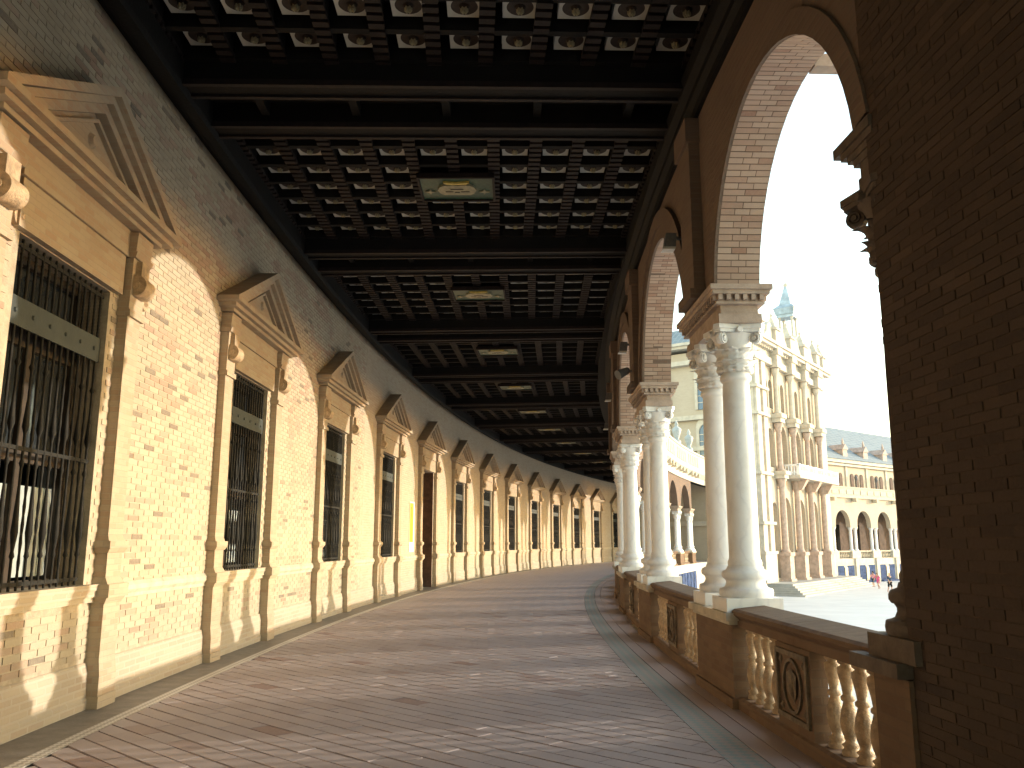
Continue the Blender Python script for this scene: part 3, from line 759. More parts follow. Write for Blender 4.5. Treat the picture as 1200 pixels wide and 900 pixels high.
def column(a, label, detail, group='marble columns of the arcade', off=.235, mat=None):
    t = empty('column', P(N(a) + off, a), -a / R, label=label, cat='column', group=group)
    local(plin_me, 'plinth', t); local(base_me, 'base', t); local(shaft_me, 'shaft', t)
    if detail:
        c = local(cap_me, 'capital', t)
        for i in range(8):
            o = local(lf_me[0], 'leaf', c); o.rotation_euler = (0, 0, i * math.pi / 4)
            o = local(lf_me[1], 'leaf', c); o.rotation_euler = (0, 0, (i + .5) * math.pi / 4)
        for i in range(4):
            t_ = math.pi / 4 + i * math.pi / 2; o = local(vol_me, 'volute', c, rotz((.265, 0, 3.755), t_)); o.rotation_euler = (0, 0, t_)
    else: local(capj_me, 'capital', t)
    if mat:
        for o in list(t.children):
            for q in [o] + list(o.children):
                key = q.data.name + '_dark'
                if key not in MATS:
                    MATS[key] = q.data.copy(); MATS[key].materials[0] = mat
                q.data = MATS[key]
    return t
ORD = ['nearest', 'second', 'third', 'fourth']
for k, a in enumerate(PAIRS):
    for sg, nm in ((-1, 'front'), (1, 'rear')):
        if k < 4: lab = f'{nm} white marble column of the {ORD[k]} pair along the balustrade'
        else: lab = f'{nm} white marble column of the {NUM[k]} pair, far along the arcade'
        column(a + sg * .50, lab, k < 2)
column(-6.83, 'dark stone column half hidden behind the brick pier', True, mat=M_dstone)

# ---- near brick pier with its own pedestal
PA1, PA0 = -6.98, -24.0  # unseen stretch behind the camera is kept solid to block light
pier = empty('brick_pier', P(6.35, PA1), 0, label='massive dark brick pier filling the right edge', cat='pier')
PINV = Matrix.Translation(-Vector(pier.location))
def pobj(mb, name, mat, fmap=wallmap, **k):
    o = mb.obj(name, mat, None, fmap, **k); o.parent = pier; o.matrix_parent_inverse = PINV; return o
PN = 6.395
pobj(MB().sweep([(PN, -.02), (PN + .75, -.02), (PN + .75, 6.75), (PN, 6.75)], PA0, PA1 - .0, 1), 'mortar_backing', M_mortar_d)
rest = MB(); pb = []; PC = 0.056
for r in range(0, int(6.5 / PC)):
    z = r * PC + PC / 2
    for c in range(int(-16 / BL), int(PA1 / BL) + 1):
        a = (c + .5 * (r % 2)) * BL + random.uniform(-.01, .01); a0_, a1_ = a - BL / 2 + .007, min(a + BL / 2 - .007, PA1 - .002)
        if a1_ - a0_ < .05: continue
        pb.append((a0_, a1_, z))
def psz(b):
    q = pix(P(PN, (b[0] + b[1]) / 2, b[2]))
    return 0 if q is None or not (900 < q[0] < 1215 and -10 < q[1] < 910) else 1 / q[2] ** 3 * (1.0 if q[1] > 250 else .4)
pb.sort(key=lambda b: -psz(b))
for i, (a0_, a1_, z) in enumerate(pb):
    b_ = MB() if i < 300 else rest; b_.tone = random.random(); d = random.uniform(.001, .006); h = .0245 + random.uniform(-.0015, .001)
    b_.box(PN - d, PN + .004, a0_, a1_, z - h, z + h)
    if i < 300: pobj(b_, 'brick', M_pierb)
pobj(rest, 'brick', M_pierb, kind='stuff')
# end face bricks toward the arch
ef = MB()
for r in range(0, int(6.5 / PC)):
    z = r * PC + PC / 2
    for c in range(3):
        ef.tone = random.random(); x0 = PN + c * .25 + (.12 if r % 2 else 0); x1 = min(x0 + .24, PN + .75)
        ef.box(x0 + .004, x1 - .004, PA1 - .004, PA1 + .006, z - .0245, z + .0245)
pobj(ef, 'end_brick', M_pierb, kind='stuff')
pd = MB(); pd.sweep([(PN - .03, 0), (PN + .6, 0), (PN + .6, .82), (PN - .03, .82)], PA1 - .02, -6.55, 1)
pobj(pd, 'pedestal', M_btrim)
pd = MB(); pd.sweep([(PN - .10, .83), (PN + .65, .83), (PN + .65, .915), (PN - .10, .915)], PA1 - .03, -6.36, 1); pobj(pd, 'pedestal_slab', M_dstone)
pi_ = MB()
for i, (z0, z1, e) in enumerate(((3.9, 3.98, .02), (3.98, 4.08, -.01), (4.08, 4.13, .06), (4.13, 4.18, .12), (4.18, 4.23, .19), (4.23, 4.30, .27))):
    pi_.sweep([(6.42 - max(e, 0) * .2, z0), (6.9 + e * .5, z0), (6.9 + e * .5, z1), (6.42 - max(e, 0) * .2, z1)], PA1 - .1, -6.80 + e, 1)
pobj(pi_, 'impost', M_dstone)

# ---- outside scroll bracket seen against the sky in the near arch
kb = empty('scroll_bracket', arcmap((TK + .28, -5.02, 5.85)), 5.02 / R, label='small carved scroll bracket outside the crown of the nearest arch', cat='bracket')
MB().box(-.25, .06, -.07, .07, -.03, .09).obj('block', M_rosy, kb)
MB().cyl((.09, -.07, .02), (.09, .07, .02), .085, seg=18).cyl((.09, -.085, .02), (.09, .085, .02), .03, seg=10).obj('scroll', M_rosy, kb)

# ---- floodlights on the arcade
def flood(a, z, lab, d=-.2):
    p = arcmap((d, a, z)); t = empty('floodlight', p, -a / R, label=lab, cat='floodlight', group='floodlights on the arcade wall'); t.scale = (.62,) * 3
    MB().frus(-.16, .12, (-.13, .10, -.10, .10), (-.09, .12, -.12, .12)).obj('housing', M_grey, t)
    MB().frus(-.22, -.165, (-.17, .08, -.12, .12), (-.14, .1, -.11, .11)).obj('lens', M_white, t)
    MB().box(.1, .34, -.03, .03, .02, .08).obj('bracket', M_grey, t)
flood(-1.75, 5.35, 'grey box floodlight with white lens above the nearest column pair')
flood(PAIRS[1] + .75, 5.3, 'grey box floodlight with white lens above the second column pair')
flood(PAIRS[2] + .75, 5.3, 'grey box floodlight with white lens above the third column pair')
flood(PAIRS[3] + .75, 5.3, 'small floodlight high above the fourth column pair')
t = empty('spotlight', arcmap((-.28, 3.2, 4.62)), 0, label='small dark spotlight clamped over the second impost', cat='spotlight')
MB().cyl((-.12, -.05, -.06), (.08, .05, .05), .09, .06, seg=12).obj('housing', M_grey, t); MB().cyl((.05, .03, .03), (.26, .03, .03), .02, seg=8).obj('arm', M_grey, t)

# ================================================================== CEILING
CB0, CBAY = -2.25, 5.78
ceil_ = MB(); ceil_.sweep([(-.55, 7.42), (-.55, 7.75), (6.9, 7.75), (6.9, 7.42)], A0, A1, 1.0)
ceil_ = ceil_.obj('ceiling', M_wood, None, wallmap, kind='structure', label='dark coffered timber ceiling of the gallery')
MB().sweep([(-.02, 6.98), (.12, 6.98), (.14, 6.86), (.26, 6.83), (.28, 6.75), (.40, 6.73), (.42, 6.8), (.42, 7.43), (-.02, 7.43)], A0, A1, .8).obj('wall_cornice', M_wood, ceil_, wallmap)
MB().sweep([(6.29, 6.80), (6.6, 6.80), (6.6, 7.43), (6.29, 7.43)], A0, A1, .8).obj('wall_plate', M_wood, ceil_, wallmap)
NLEN = (.42, 6.3)
beam = MB(); beam.box(NLEN[0], NLEN[1], -.15, .15, 6.86, 7.43); beam.box(NLEN[0], NLEN[1], -.17, -.11, 6.79, 6.86, mi=1); beam.box(NLEN[0], NLEN[1], .11, .17, 6.79, 6.86, mi=1); beam.box(NLEN[0], NLEN[1], -.11, .11, 6.82, 6.859)
beam_me = beam.mesh('beam', [M_wood, M_woodr])
rec = MB(); rec.box(NLEN[0], NLEN[1], -.5, .5, 7.12, 7.2)
for i in range(5): x = 1.1 + i * 1.15; rec.box(x - .05, x + .05, -.5, .5, 6.95, 7.12)
rec_me = rec.mesh('recessed_panel', M_wood)
ROW0, ROWS, RSP, COLS, CSP, C0 = 1.2, 7, .6, 10, .594, .72
jst = MB(); L0, L1 = .67, 5.11
jst.box(-.06, .06, L0, L1, 7.10, 7.43)
for i in range(30):
    y = L0 + .08 + i * (L1 - L0 - .16) / 29; jst.box(-.085, .085, y - .045, y + .045, 7.06, 7.10, mi=1)
jst.box(-.085, -.06, L0, L1, 7.10, 7.13, mi=1); jst.box(.06, .085, L0, L1, 7.10, 7.13, mi=1)
jst_me = jst.mesh('joist', [M_wood, M_woodr])
jsp = MB()
for l0, l1 in ((L0, 2.24), (3.16, L1)):
    jsp.box(-.06, .06, l0, l1, 7.10, 7.43); n_ = int((l1 - l0) / .15)
    for i in range(n_): y = l0 + .06 + i * (l1 - l0 - .12) / (n_ - 1); jsp.box(-.085, .085, y - .045, y + .045, 7.06, 7.10, mi=1)
jsp_me = jsp.mesh('joist', [M_wood, M_woodr])
crj = MB(); crj.box(C0 - CSP / 2, C0 + CSP * (COLS - .5), -.045, .045, 7.085, 7.43); crj_me = crj.mesh('cross_joist', M_wood)
tl = MB(); hs = .185
# white square with a round dark dish: annulus of white, dish recessed
n = 24; vs = []
for i in range(n):
    t = 2 * math.pi * i / n; c, s_ = math.cos(t), math.sin(t); m_ = max(abs(c), abs(s_)); vs.append((hs * c / m_, hs * s_, 0) if False else (hs * c / m_, hs * s_ / m_, 0))
inner = [(.145 * math.cos(2 * math.pi * i / n), .145 * math.sin(2 * math.pi * i / n), 0) for i in range(n)]
tl.add(vs + inner, [(i, (i + 1) % n, n + (i + 1) % n, n + i) for i in range(n)])
tl.box(-.19, .19, -.19, .19, .07, .09)
tl.add([(v[0], v[1], 0) for v in vs] + [(v[0], v[1], .07) for v in vs], [(i, n + i, n + (i + 1) % n, (i + 1) % n) for i in range(n)])
tl_me = tl.mesh('coffer_tile', M_tilew)
bo = MB(); bo.lathe(0, 0, [(.146, .001), (.13, .03), (.08, .055), (.045, .05)], 20); bo.lathe(0, 0, [(.05, .06), (.06, .0), (.04, -.03), (.015, -.045)], 10); bo_me = bo.mesh('boss', M_boss)
ros = MB()
for i in range(6):
    t = i * math.pi / 3; ros.lathe(.028 * math.cos(t), .028 * math.sin(t), [(.016, 0), (.016, -.04), (.005, -.055)], 6)
ros_me = ros.mesh('rosette', M_cream)
pq = MB(); pq.box(-.56, .56, -.42, .42, 0, .06); pq_me = pq.mesh('plaque', M_green)
pqf = MB(); 
for b_ in ((-.56, .56, -.45, -.41), (-.56, .56, .41, .45), (-.585, -.55, -.45, .45), (.55, .585, -.45, .45)): pqf.box(*b_, -.03, .05)
pqf_me = pqf.mesh('plaque_frame', M_woodr)
ctc = MB(); ctc.extr([(-.26, -.12), (-.30, 0), (-.26, .12), (-.2, .17), (.2, .17), (.26, .12), (.30, 0), (.26, -.12), (.2, -.17), (-.2, -.17)], 2, -.035, 0)
ctc_me = ctc.mesh('cartouche', M_cream)
ctm = MB()
for x0, y0, w_ in ((-.18, .03, .12), (-.04, .05, .08), (.06, .03, .13), (-.1, -.06, .2)): ctm.box(x0, x0 + w_, y0, y0 + .025, -.040, -.034)
ctm.extr([(-.14, -.19), (.14, -.19), (.2, -.27), (0, -.24), (-.2, -.27)], 2, -.03, 0, mi=1)
ctm_me = ctm.mesh('cartouche_ornament', [M_boss, M_gold])
star = MB(); star.extr([((.085 if i % 2 == 0 else .03) * math.cos(i * math.pi / 4), (.085 if i % 2 == 0 else .03) * math.sin(i * math.pi / 4)) for i in range(8)], 2, -.02, 0); star_me = star.mesh('star', M_cream)
def cput(me, name, a, off=(0, 0, 0), par=None, **k):
    o = link(name, me, par or ceil_, P(0, a, 0), -a / R, **k)
    o.location = P(off[0], a + off[1] , off[2]) if par is None else off
    if par is not None: o.rotation_euler = (0, 0, 0)
    return o
far_t = MB(); far_b = MB()
for b in range(-2, 13):
    ac = CB0 + b * CBAY
    if ac < A0 + 2 or ac > A1 - 1: continue
    cput(beam_me, 'beam', ac - .50); cput(beam_me, 'beam', ac + .50)
    q = cput(rec_me, 'recessed_panel', ac); q.scale = (1, .68, 1)
    if ac + 5.8 > A1: continue
    for j in range(COLS + 1): cput(jsp_me if j == 5 else jst_me, 'joist', ac, (C0 - CSP / 2 + CSP * j, 0, 0))
    for j in range(ROWS + 1): cput(crj_me, 'cross_joist', ac + ROW0 - RSP / 2 + RSP * j)
    for r_ in range(ROWS):
        for c in range(COLS):
            if c in (4, 5) and r_ in (2, 3): continue
            a = ac + ROW0 + RSP * r_; n_ = C0 + CSP * c
            if -1 <= b <= 2 and not (b == -1 and r_ < 4):
                t_ = cput(tl_me, 'coffer_tile', a, (n_, 0, 7.20))
                bb = local(bo_me, 'boss', t_)
                if b <= 0: local(ros_me, 'rosette', t_, (0, 0, -.02))
            elif b <= 6:
                p = P(n_, a, 7.2); far_t.add([tuple(Vector(v) + p) for v in tl.v], tl.f); far_b.add([tuple(Vector(v) + p) for v in bo.v], bo.f)
    pl_ = cput(pq_me, 'plaque', ac + 2.7, (C0 + CSP * 4.5, 0, 6.99))
    local(pqf_me, 'plaque_frame', pl_); local(ctc_me, 'cartouche', pl_); local(ctm_me, 'cartouche_ornament', pl_)
    for sx in (-.42, .42): local(star_me, 'star', pl_, (sx, .1, 0))
far_t.obj('coffer_tile', M_tilew, ceil_, kind='stuff'); far_b.obj('boss', M_boss, ceil_, kind='stuff')

# ================================================================== PAVILION ACROSS THE PLAZA
PO = Vector((21.56, 71.1, 0)); PE = PO + Vector((0.584, 0.811, 0)) * 20; pdir = (PE - PO).normalized(); PROT = math.atan2(pdir.y, pdir.x)
pav = empty('pavilion', (PO.x, PO.y, -2.8), PROT, label='tall pale ornate pavilion with stacked columns and a spired turret', cat='building')
pav.scale = (1.08,) * 3; pav.location = (PO.x * 1.08, PO.y * 1.08, 1.6 - 1.08 * 4.4)
DZ = 2.8                                         # local z = world z + DZ ; x along the facade, y inward
class LM(MB):
    def obj(s, name, mats, parent=None, **k):
        s.v = [(x, y, z + DZ) for x, y, z in s.v]; return MB.obj(s, name, mats, parent, **k)
def arch_sheet(mb, x0, x1, z0, z1, xc, hw, zb, zsp, y, dep, n=10, **k):
    """wall panel at depth y with an arched opening, reveals going in to y+dep"""
    pts = [(xc - hw, zb), (xc - hw, zsp)] + [(xc - hw * math.cos(math.pi * i / n), zsp + hw * math.sin(math.pi * i / n)) for i in range(1, n)] + [(xc + hw, zsp), (xc + hw, zb)]
    mb.add([(x0, y, z0), (xc - hw, y, z0), (xc - hw, y, z1), (x0, y, z1)], [(0, 1, 2, 3)], **k)
    mb.add([(xc + hw, y, z0), (x1, y, z0), (x1, y, z1), (xc + hw, y, z1)], [(0, 1, 2, 3)], **k)
    if zb > z0: mb.add([(xc - hw, y, z0), (xc + hw, y, z0), (xc + hw, y, zb), (xc - hw, y, zb)], [(0, 1, 2, 3)], **k)
    top = pts[1:-1]
    for (p, q) in zip(top[:-1], top[1:]): mb.add([(p[0], y, p[1]), (q[0], y, q[1]), (q[0], y, z1), (p[0], y, z1)], [(0, 1, 2, 3)], **k)
    for (p, q) in zip(pts[:-1], pts[1:]): mb.add([(p[0], y, p[1]), (q[0], y, q[1]), (q[0], y + dep, q[1]), (p[0], y + dep, p[1])], [(0, 1, 2, 3)], **k)
XE, XS = -2.2, 17.8
core = LM(); core.box(XE + .1, XS - .1, 2.0, 14, -2.8, 18.2); core.obj('wall', M_pav, pav)
COLX = [2.6, 6.7, 10.8, 14.9, 16.3]
LEV = [(-1.9, 7.1, -1.3, 3.9), (7.6, 12.1, 8.0, 10.3), (12.6, 17.0, 13.2, 15.3)]
front = LM()
edges_ = [0.4] + COLX[:4]
for li, (z0, z1, zb, zsp) in enumerate(LEV):
    for i in range(len(edges_) - 1):
        x0, x1 = edges_[i], edges_[i + 1]; xc = (x0 + x1) / 2; hw = min(1.25, (x1 - x0) * .32)
        if li < 2: arch_sheet(front, x0, x1, z0, z1, xc, hw, zb, zsp + .4, 0, 1.6)
        else:
            xm = (x0 + x1) / 2
            arch_sheet(front, x0, xm, z0, z1, xm - .62, .48, zb, zsp, 0, .7); arch_sheet(front, xm, x1, z0, z1, xm + .62, .48, zb, zsp, 0, .7)
front.box(XE, XS, 0.02, 1.3, 7.12, 7.58); front.box(XE, XS, 0.02, 1.3, 12.12, 12.58)
front.box(XE, .4, 0.0, 1.3, -2.0, 17); front.box(14.9, XS, 0.0, 1.3, -2.0, 17); front.box(XE, XS, 0.02, 1.3, -2.8, -1.92)
front.obj('front_wall', M_pav, pav)
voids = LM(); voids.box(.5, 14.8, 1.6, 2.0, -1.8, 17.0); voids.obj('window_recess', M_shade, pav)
for li, (z0, z1, zb, zsp) in enumerate(LEV):
    for i in range(len(edges_) - 1):
        x0, x1 = edges_[i], edges_[i + 1]; xc = (x0 + x1) / 2
        LM().box(xc - .9, xc + .9, 1.5, 1.59, zb, zsp + .8).obj('window', M_gl if li else M_shut, pav)
# corner piers
for x0, x1 in ((XE, .4), (15.9, XS)):
    m_ = LM(); m_.box(x0 - .15, x1, -.35, 0, -2.0, .8)
    for xa in (x0, x1 - 1.0): m_.box(xa, xa + .95, -.25, 0, .8, 17)
    m_.box(x0 - .1, x0, 0, 2.0, -2.0, 17)
    m_.obj('corner_pier', M_cstone, pav)
for z in (.8, 3.2, 7.3, 12.3, 14.6):
    LM().box(XE - .3, .5, -.45, 1.4, z - .12, z + .12).obj('string_course', M_cstone, pav)
colp = MB()
colp.lathe(0, 0, [(0.384, 0), (0.384, .12), (0.31, .2), (0.285, .35), (0.279, 3.0), (0.248, 5.3), (0.31, 5.4), (0.298, 5.5), (0.341, 5.9), (0.434, 6.15), (0.434, 6.25)], 14); colp_me = colp.mesh('column', M_pink)
colq_me = MB().lathe(0, 0, [(0.34, 0), (0.34, .1), (0.272, .2), (0.245, .3), (0.245, 2.4), (0.218, 3.4), (0.286, 3.45), (0.272, 3.55), (0.408, 4.05), (0.408, 4.15)], 12).mesh('column', M_pink)
colr_me = MB().lathe(0, 0, [(0.315, 0), (0.315, .1), (0.24, .2), (0.225, .3), (0.195, 3.4), (0.255, 3.45), (0.375, 3.95), (0.375, 4.05)], 12).mesh('column', M_cstone)
for i, x in enumerate(COLX[:4]):
    m_ = LM(); m_.box(x - .68, x + .68, -.98, -.01, -2.2, -1.4); m_.box(x - .52, x + .52, -.88, -.01, -1.4, .5); m_.box(x - .62, x + .62, -.98, -.01, .5, .8); m_.obj('pedestal', M_pink, pav)
    link('column', colp_me, pav, (x, -.38, .8 + DZ)); link('column', colq_me, pav, (x, -.36, 7.75 + DZ)); link('column', colr_me, pav, (x, -.34, 12.75 + DZ))
    for (z0, z1, d) in ((7.06, 7.6, .85), (11.95, 12.6, .8), (16.85, 18.7, .8)):
        m_ = LM(); m_.box(x - .55, x + .55, -d, .0, z0, z0 + (z1 - z0) * .6); m_.box(x - .68, x + .68, -d - .15, .0, z0 + (z1 - z0) * .6, z1 + .1); m_.obj('entablature_block', M_cstone, pav)
# top entablature: long mouldings
m_ = LM(); m_.box(XE - .2, XS + .2, -.4, 1.3, 17.0, 17.6); m_.box(XE - .1, XS + .1, -.2, 1.3, 17.6, 18.4)
for i in range(39): m_.box(XE + .2 + i * .5, XE + .42 + i * .5, -.6, -.4, 18.2, 18.45)
m_.box(XE - .7, XS + .7, -.9, 14, 18.45, 18.7); m_.box(XE - .9, XS + .9, -1.1, 14, 18.7, 18.95); m_.obj('main_cornice', M_cstone, pav)
# balcony
bc = LM(); bc.box(4.0, 16.4, -1.6, -.1, 7.2, 7.45); bco = bc.obj('balcony', M_cstone, pav)
bb = LM(); bb.box(4.0, 16.4, -1.55, -1.35, 8.25, 8.4); bb.box(4.0, 4.2, -1.55, -.2, 8.25, 8.4); bb.obj('rail', M_marble, bco)
bb = LM()
for i in range(29): bb.lathe(4.2 + i * .415, -1.45, [(.08, 7.45), (.12, 7.65), (.05, 7.95), (.08, 8.25)], 6)
for i in range(5): bb.lathe(4.1, -1.3 + i * .25, [(.08, 7.45), (.12, 7.65), (.05, 7.95), (.08, 8.25)], 6)
for i in range(6): bb.box(4.0 + i * 2.43, 4.25 + i * 2.43, -1.57, -1.33, 7.45, 8.45)
bb.obj('baluster', M_marble, bco)
for x in COLX[1:4]: LM().frus(6.3, 7.2, (x - .25, x + .25, -.9, -.1), (x - .35, x + .35, -1.45, -.1)).obj('balcony_bracket', M_pink, pav)
# pinnacles and small gables on the roofline
def pinnacle(x, y, z, s_, mat=M_cstone):
    m_ = LM(); m_.box(x - .5 * s_, x + .5 * s_, y - .5 * s_, y + .5 * s_, z, z + 1.3 * s_); m_.box(x - .65 * s_, x + .65 * s_, y - .65 * s_, y + .65 * s_, z + 1.3 * s_, z + 1.5 * s_)
    m_.frus(z + 1.5 * s_, z + 2.6 * s_, (x - .5 * s_, x + .5 * s_, y - .5 * s_, y + .5 * s_), (x - .06 * s_, x + .06 * s_, y - .06 * s_, y + .06 * s_)); m_.lathe(x, y, [(.05 * s_, 2.55 * s_ + z), (.16 * s_, 2.75 * s_ + z), (.03 * s_, 2.95 * s_ + z), (.02 * s_, 3.3 * s_ + z)], 8)
    m_.obj('pinnacle', mat, pav)
for x in [-1.5] + COLX[:4] + [17.0]: pinnacle(x, -.3, 18.95, 1.0)
for i in range(len(edges_) - 1):
    xc = (edges_[i] + edges_[i + 1]) / 2
    m_ = LM(); m_.extr([(xc - 2, 18.95), (xc + 2, 18.95), (xc + 1.5, 19.5), (xc + .9, 19.9), (xc + .7, 20.5), (xc, 20.9), (xc - .7, 20.5), (xc - .9, 19.9), (xc - 1.5, 19.5)], 1, -.5, -.1); m_.obj('gable', M_cstone, pav)
tu = LM(); TX, TY = 11.6, 1.0
tu.box(TX - 0.84, TX + 0.84, TY - 0.84, TY + 0.84, 18.9, 21.2); tu.box(TX - 0.96, TX + 0.96, TY - 0.96, TY + 0.96, 21.2, 21.5)
tuo = tu.obj('turret', M_cstone, pav)
m_ = LM()
for sx in (-.6, .6):
    for sy in (-.6, .6): m_.lathe(TX + sx, TY + sy, [(.16, 21.5), (.12, 21.7), (.11, 23.3), (.17, 23.6)], 8)
m_.obj('turret_column', M_cstone, tuo)
m_ = LM(); m_.box(TX - 0.81, TX + 0.81, TY - 0.81, TY + 0.81, 23.6, 23.9); m_.frus(23.9, 24.5, (TX - 0.90, TX + 0.90, TY - 0.90, TY + 0.90), (TX - 1.05, TX + 1.05, TY - 1.05, TY + 1.05)); m_.frus(24.5, 24.9, (TX - 1.08, TX + 1.08, TY - 1.08, TY + 1.08), (TX - 0.66, TX + 0.66, TY - 0.66, TY + 0.66)); m_.frus(24.9, 26.9, (TX - 0.60, TX + 0.60, TY - 0.60, TY + 0.60), (TX - .12, TX + .12, TY - .12, TY + .12)); m_.obj('turret_roof', M_azul2, tuo)
LM().lathe(TX, TY, [(.1, 26.8), (.25, 27.1), (.06, 27.3), (.03, 27.9)], 8).obj('finial', M_cstone, tuo)
LM().frus(18.95, 21.5, (-1.5, 17, 2.5, 13.5), (2, 14, 6.5, 9.5)).obj('roof', M_slate, pav)
# left flank facing the gallery
fl = LM()
for z, e in ((3.2, .2), (7.5, .35), (9.6, .2), (12.3, .35), (17.2, .5)): fl.box(XE - e, XE + .1, 1.4, 14, z - .2, z + .2)
fl.obj('flank_moulding', M_cstone, pav)
for (yc, zc) in ((4.2, 13.0), (8.6, 13.0), (4.2, 8.4), (8.6, 8.4)):
    wn = LM(); hw = .75
    n = 10; pts = [(yc - hw, zc)] + [(yc - hw * math.cos(math.pi * i / n), zc + 2.6 + hw * math.sin(math.pi * i / n)) for i in range(n + 1)] + [(yc + hw, zc)]
    wn.extr(pts, 0, XE - .02, XE + .12); wo = wn.obj('flank_window', M_bglass, pav)
    m_ = LM()
    for (p, q) in zip(pts[:-1], pts[1:]):
        c_ = lambda pp, s_: (yc + (pp[0] - yc) * s_, zc + (pp[1] - zc) * (1 + (s_ - 1) * .5))
        a_, b_, c2, d2 = c_(p, 1.0), c_(q, 1.0), c_(q, 1.35), c_(p, 1.35)
        m_.extr([a_, b_, c2, d2], 0, XE - .12, XE + .05)
    for yy in (-.25, .25): m_.box(XE - .05, XE, yc + yy - .03, yc + yy + .03, zc, zc + 3.2)
    for zz in (.6, 1.2, 1.8, 2.4): m_.box(XE - .05, XE, yc - hw, yc + hw, zc + zz - .03, zc + zz + .03)
    m_.obj('window_frame', M_cstone, wo)

# stairs before the pavilion
stair = LM()
for i in range(8):
    t_ = i / 7.0
    stair.box(-4.4 + 2.0 * t_, 19.0 - 1.0 * t_, -4.3 + 1.9 * t_, 9.0, -2.8 + (.15 * i - .01 if i else -.3), -2.8 + .15 * (i + 1))
stairs = stair.obj('stairs', M_stair, None, loc=(PO.x, PO.y, -2.8), rz=PROT, kind='structure', label='wide grey stone steps climbing to the pavilion')


stairs.scale = (1.08,) * 3; stairs.location = (PO.x * 1.08, PO.y * 1.08, 1.6 - 1.08 * 4.4)

# ================================================================== FAR WING
WO = Vector((33.0, 88.0, 0)); WE = Vector((44.0, 97.0, 0)); wd = (WE - WO).normalized(); WROT = math.atan2(wd.y, wd.x)
wing = empty('arcaded_wing', (WO.x, WO.y, -2.8), WROT, label='far two storey arcaded wing with slate roof and blue tiled alcoves', cat='building')
wing.scale = (1.06,) * 3; wing.location = (WO.x * 1.06, WO.y * 1.06, 1.6 - 1.06 * 4.4)
WB = 4.36; WX0, WX1 = 2.46 - 2.5 * WB, 2.46 + 7.5 * WB
nb = 10
arcs = [WX0 + WB * (i + .5) for i in range(nb)]
m_ = LM()
for xc in arcs: arch_sheet(m_, xc - WB / 2, xc + WB / 2, 3.2, 6.3, xc, 1.45, 3.2, 3.55, 0, .5)
m_.box(WX0, WX1, .5, 1.0, 5.2, 10.4)
m_.obj('arch_wall', M_pav, wing)
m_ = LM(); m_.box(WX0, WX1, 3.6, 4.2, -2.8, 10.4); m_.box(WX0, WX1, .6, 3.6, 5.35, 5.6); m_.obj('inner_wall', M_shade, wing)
for i, xc in enumerate(arcs): LM().box(xc - .1, xc + 1.0, 3.5, 3.59, 0, 3.6).obj('doorway', M_void, wing)
m_ = LM(); m_.box(WX0, WX1, 0.05, 3.6, -2.8, -.02); m_.obj('base_wall', M_cstone, wing)
wcol = MB().lathe(0, 0, [(.26, .75), (.26, .85), (.17, .95), (.17, 2.9), (.3, 3.2)], 10); wcol_me = wcol.mesh('column', M_marble)
for i in range(nb + 1):
    x = WX0 + WB * i
    for dx in (-.5, .5): link('column', wcol_me, wing, (x + dx, .2, DZ))
    LM().box(x - .85, x + .85, -.1, .5, -.02, .75).obj('pedestal', M_cstone, wing)
    LM().box(x - .3, x + .3, -.12, .06, -2.8, -.05).obj('alcove_pier', M_cstone, wing)
for i, xc in enumerate(arcs):
    m_ = LM()
    for j in range(8): m_.lathe(xc - 1.2 + j * .343, .2, [(.06, .05), (.1, .25), (.05, .5), (.07, .65)], 6)
    m_.box(xc - 1.33, xc + 1.33, .05, .35, .65, .78); m_.obj('balustrade', M_stone, wing)
    for dx in (-1.0, 1.0): LM().box(xc + dx - .62, xc + dx + .62, .0, .06, -2.5, -.75).obj('alcove_panel', M_azul if i % 2 else M_azul, wing)
    LM().box(xc - 1.7, xc + 1.7, -.35, 0.0, -2.8, -2.35).obj('alcove_bench', M_azul, wing)
    LM().box(xc - .28, xc + .28, -.04, .0, -2.3, -.9).obj('alcove_centre', M_cream, wing)
m_ = LM(); m_.box(WX0, WX1, -.25, .5, 6.3, 6.55); m_.box(WX0, WX1, -.12, .5, 6.55, 7.35); m_.box(WX0, WX1, -.2, .5, 7.35, 7.5)
for i in range(nb * 3):
    x = WX0 + WB / 3 * (i + .5); m_.box(x - .55, x + .55, -.17, -.12, 6.7, 7.2)
for i in range(nb + 1): m_.box(WX0 + WB * i - .2, WX0 + WB * i + .2, -.6, -.1, 5.9, 6.3)
m_.obj('parapet', M_stone, wing)
for i, xc in enumerate(arcs):
    for dx in (-1.0, 0, 1.0):
        n = 6; hw = .32; z0, z1 = 7.55, 8.7
        LM().extr([(xc + dx - hw, z0)] + [(xc + dx - hw * math.cos(math.pi * q / n), z1 + hw * math.sin(math.pi * q / n)) for q in range(n + 1)] + [(xc + dx + hw, z0)], 1, .42, .505).obj('upper_window', M_shade, wing)
    LM().box(xc - WB / 2 - .18, xc - WB / 2 + .18, .38, .5, 7.5, 10.0).obj('pilaster', M_cstone, wing)
m_ = LM(); m_.box(WX0, WX1, .1, 1.0, 9.75, 10.0); m_.box(WX0, WX1, -.15, 1.0, 10.05, 10.4); m_.obj('eaves_cornice', M_cstone, wing)
LM().extr([(-.3, 10.4), (7.5, 15.6), (15, 10.4)], 0, WX0, WX1).obj('roof', M_slate, wing)
for i in range(nb):
    x = arcs[i] - WB / 2; m_ = LM(); m_.box(x - .45, x + .45, .4, 2.0, 10.6, 11.6); m_.extr([(x - .6, 11.6), (x + .6, 11.6), (x, 12.2)], 1, .3, 2.2); m_.lathe(x, .6, [(.08, 12.1), (.14, 12.4), (.02, 12.9)], 6); m_.obj('dormer', M_pink, wing)
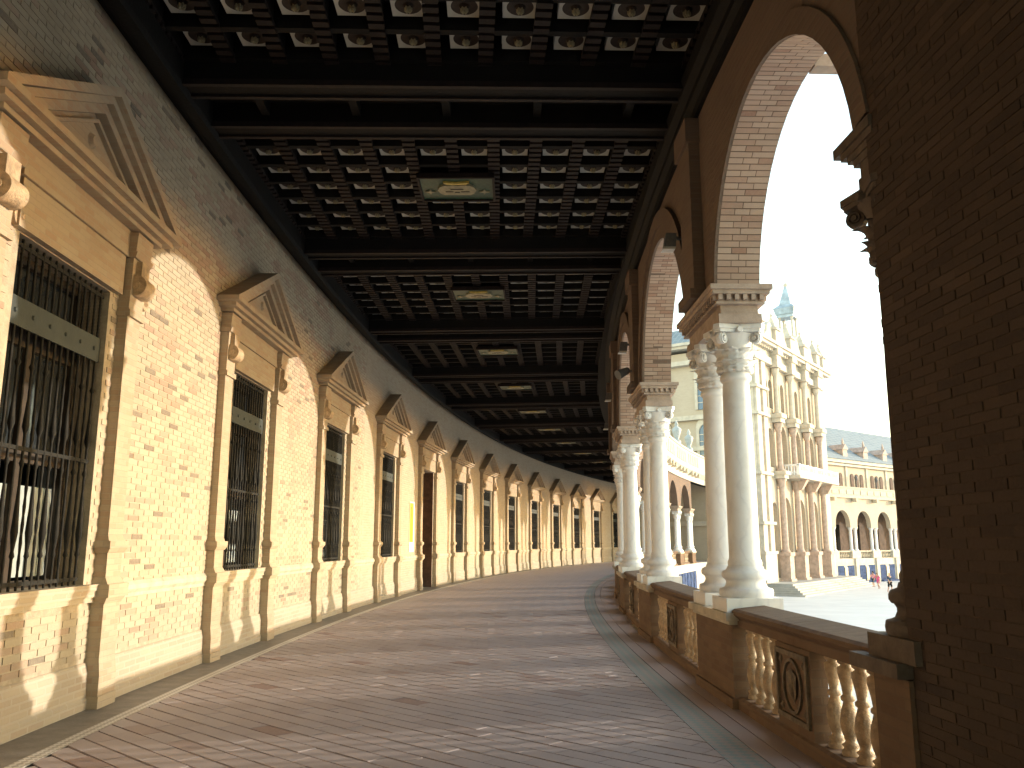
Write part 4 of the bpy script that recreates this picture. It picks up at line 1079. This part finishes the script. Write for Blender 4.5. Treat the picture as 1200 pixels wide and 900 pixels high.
for i in range(nb):
    x = arcs[i] - 1.2; m_ = LM(); m_.lathe(x, -.1, [(.06, 7.5), (.04, 8.2), (.16, 8.35), (.2, 8.6), (.05, 8.8)], 8); m_.obj('parapet_lamp', M_grey, wing)

# ================================================================== PEOPLE
def person(loc, rz, label, top, bottom, hgt=1.7, stride=.12, dress=False, lean=0.0, arm=.1, longhair=False):
    s = hgt / 1.7
    t = empty('person', loc, rz, label=label, cat='person', group='visitors walking on the plaza')
    def skin(name, verts, edges, radii, mat, root=0):
        me = bpy.data.meshes.new(name); me.from_pydata([tuple(c * s for c in v) for v in verts], edges, []); me.materials.append(mat)
        o = link(name, me, t); m = o.modifiers.new('skin', 'SKIN'); o.modifiers.new('sub', 'SUBSURF').levels = 1
        o.modifiers['sub'].render_levels = 2
        for i, r_ in enumerate(radii):
            sv = me.skin_vertices[0].data[i]; sv.radius = (r_[0] * s, r_[1] * s) if isinstance(r_, tuple) else (r_ * s, r_ * s); sv.use_root = (i == root)
        return o
    L = lean
    V = [(0, 0, .92), (0, L * .5, 1.12), (0, L, 1.36), (0, L + .01, 1.46), (0, L + .02, 1.55), (0, L + .025, 1.66),
         (-.09, 0, .86), (-.1, stride, .48), (-.1, stride * .6, .08), (-.1, stride * .6 + .14, .03),
         (.09, 0, .86), (.1, -stride * .4, .48), (.1, -stride * 1.6, .09), (.1, -stride * 1.6 + .14, .03),
         (-.19, L, 1.38), (-.24, L - arm, 1.12), (-.23, L + .05 - arm * .5, .88), (-.225, L + .08 - arm * .5, .76),
         (.19, L, 1.38), (.24, L + arm, 1.12), (.23, L + .1 + arm, .90), (.225, L + .13 + arm, .78)]
    Eg = [(0, 1), (1, 2), (2, 3), (3, 4), (4, 5), (0, 6), (6, 7), (7, 8), (8, 9), (0, 10), (10, 11), (11, 12), (12, 13), (2, 14), (14, 15), (15, 16), (16, 17), (2, 18), (18, 19), (19, 20), (20, 21)]
    rr = [(.15, .11), (.13, .10), (.15, .10), .055, (.075, .09), (.07, .085), .09, .06, .04, .035, .09, .06, .04, .035, .06, .045, .035, .03, .06, .045, .035, .03]
    skin('body', V, Eg, rr, M_skin)
    # clothing a little larger than the body
    tv = [0, 1, 2, 14, 15, 18, 19]; idx = {v: i for i, v in enumerate(tv)}
    skin('dress' if dress else 'shirt', [V[i] for i in tv] + ([(0, .02, .55)] if dress else []), [(0, 1), (1, 2), (2, 3), (3, 4), (2, 5), (5, 6)] + ([(0, 7)] if dress else []), [(.175, .135), (.15, .12), (.165, .115), .075, .062, .075, .062] + ([(.24, .2)] if dress else []), top)
    if not dress:
        sv = [0, 6, 7, 10, 11]; skin('shorts', [V[i] for i in sv], [(0, 1), (1, 2), (0, 3), (3, 4)], [(.15, .12), .1, .085, .1, .085], bottom)
    hv = [(0, L + .0, 1.63), (0, L + .01, 1.70)] + ([(0, L - .06, 1.5)] if longhair else [])
    skin('hair', hv, [(0, 1)] + ([(0, 2)] if longhair else []), [(.082, .088), (.06, .065)] + ([(.06, .04)] if longhair else []), M_hair)
    return t
def onground(u, v, z=-2.8):
    a = (u - 600) / FPX; b = (450 - v) / FPX
    r = Vector((a, math.cos(PITCH) - math.sin(PITCH) * b, math.sin(PITCH) + math.cos(PITCH) * b)); t = (z - EYE) / r.z
    return (r.x * t, r.y * t, z)
person(onground(1043.5, 694.5), rad(200), 'standing person in navy top and black shorts on the plaza', M_navy, M_black, 1.72)
person(onground(1030, 690.0), rad(120), 'leaning person in a bright pink dress on the plaza', M_pinkc, M_pinkc, 1.5, .22, True, .16, .2, True)
person(onground(1024, 688.0), rad(100), 'person in pale pink top and dark shorts beside the pink dress', M_lpink, M_navy, 1.55, .15, False, .0, .15, True)
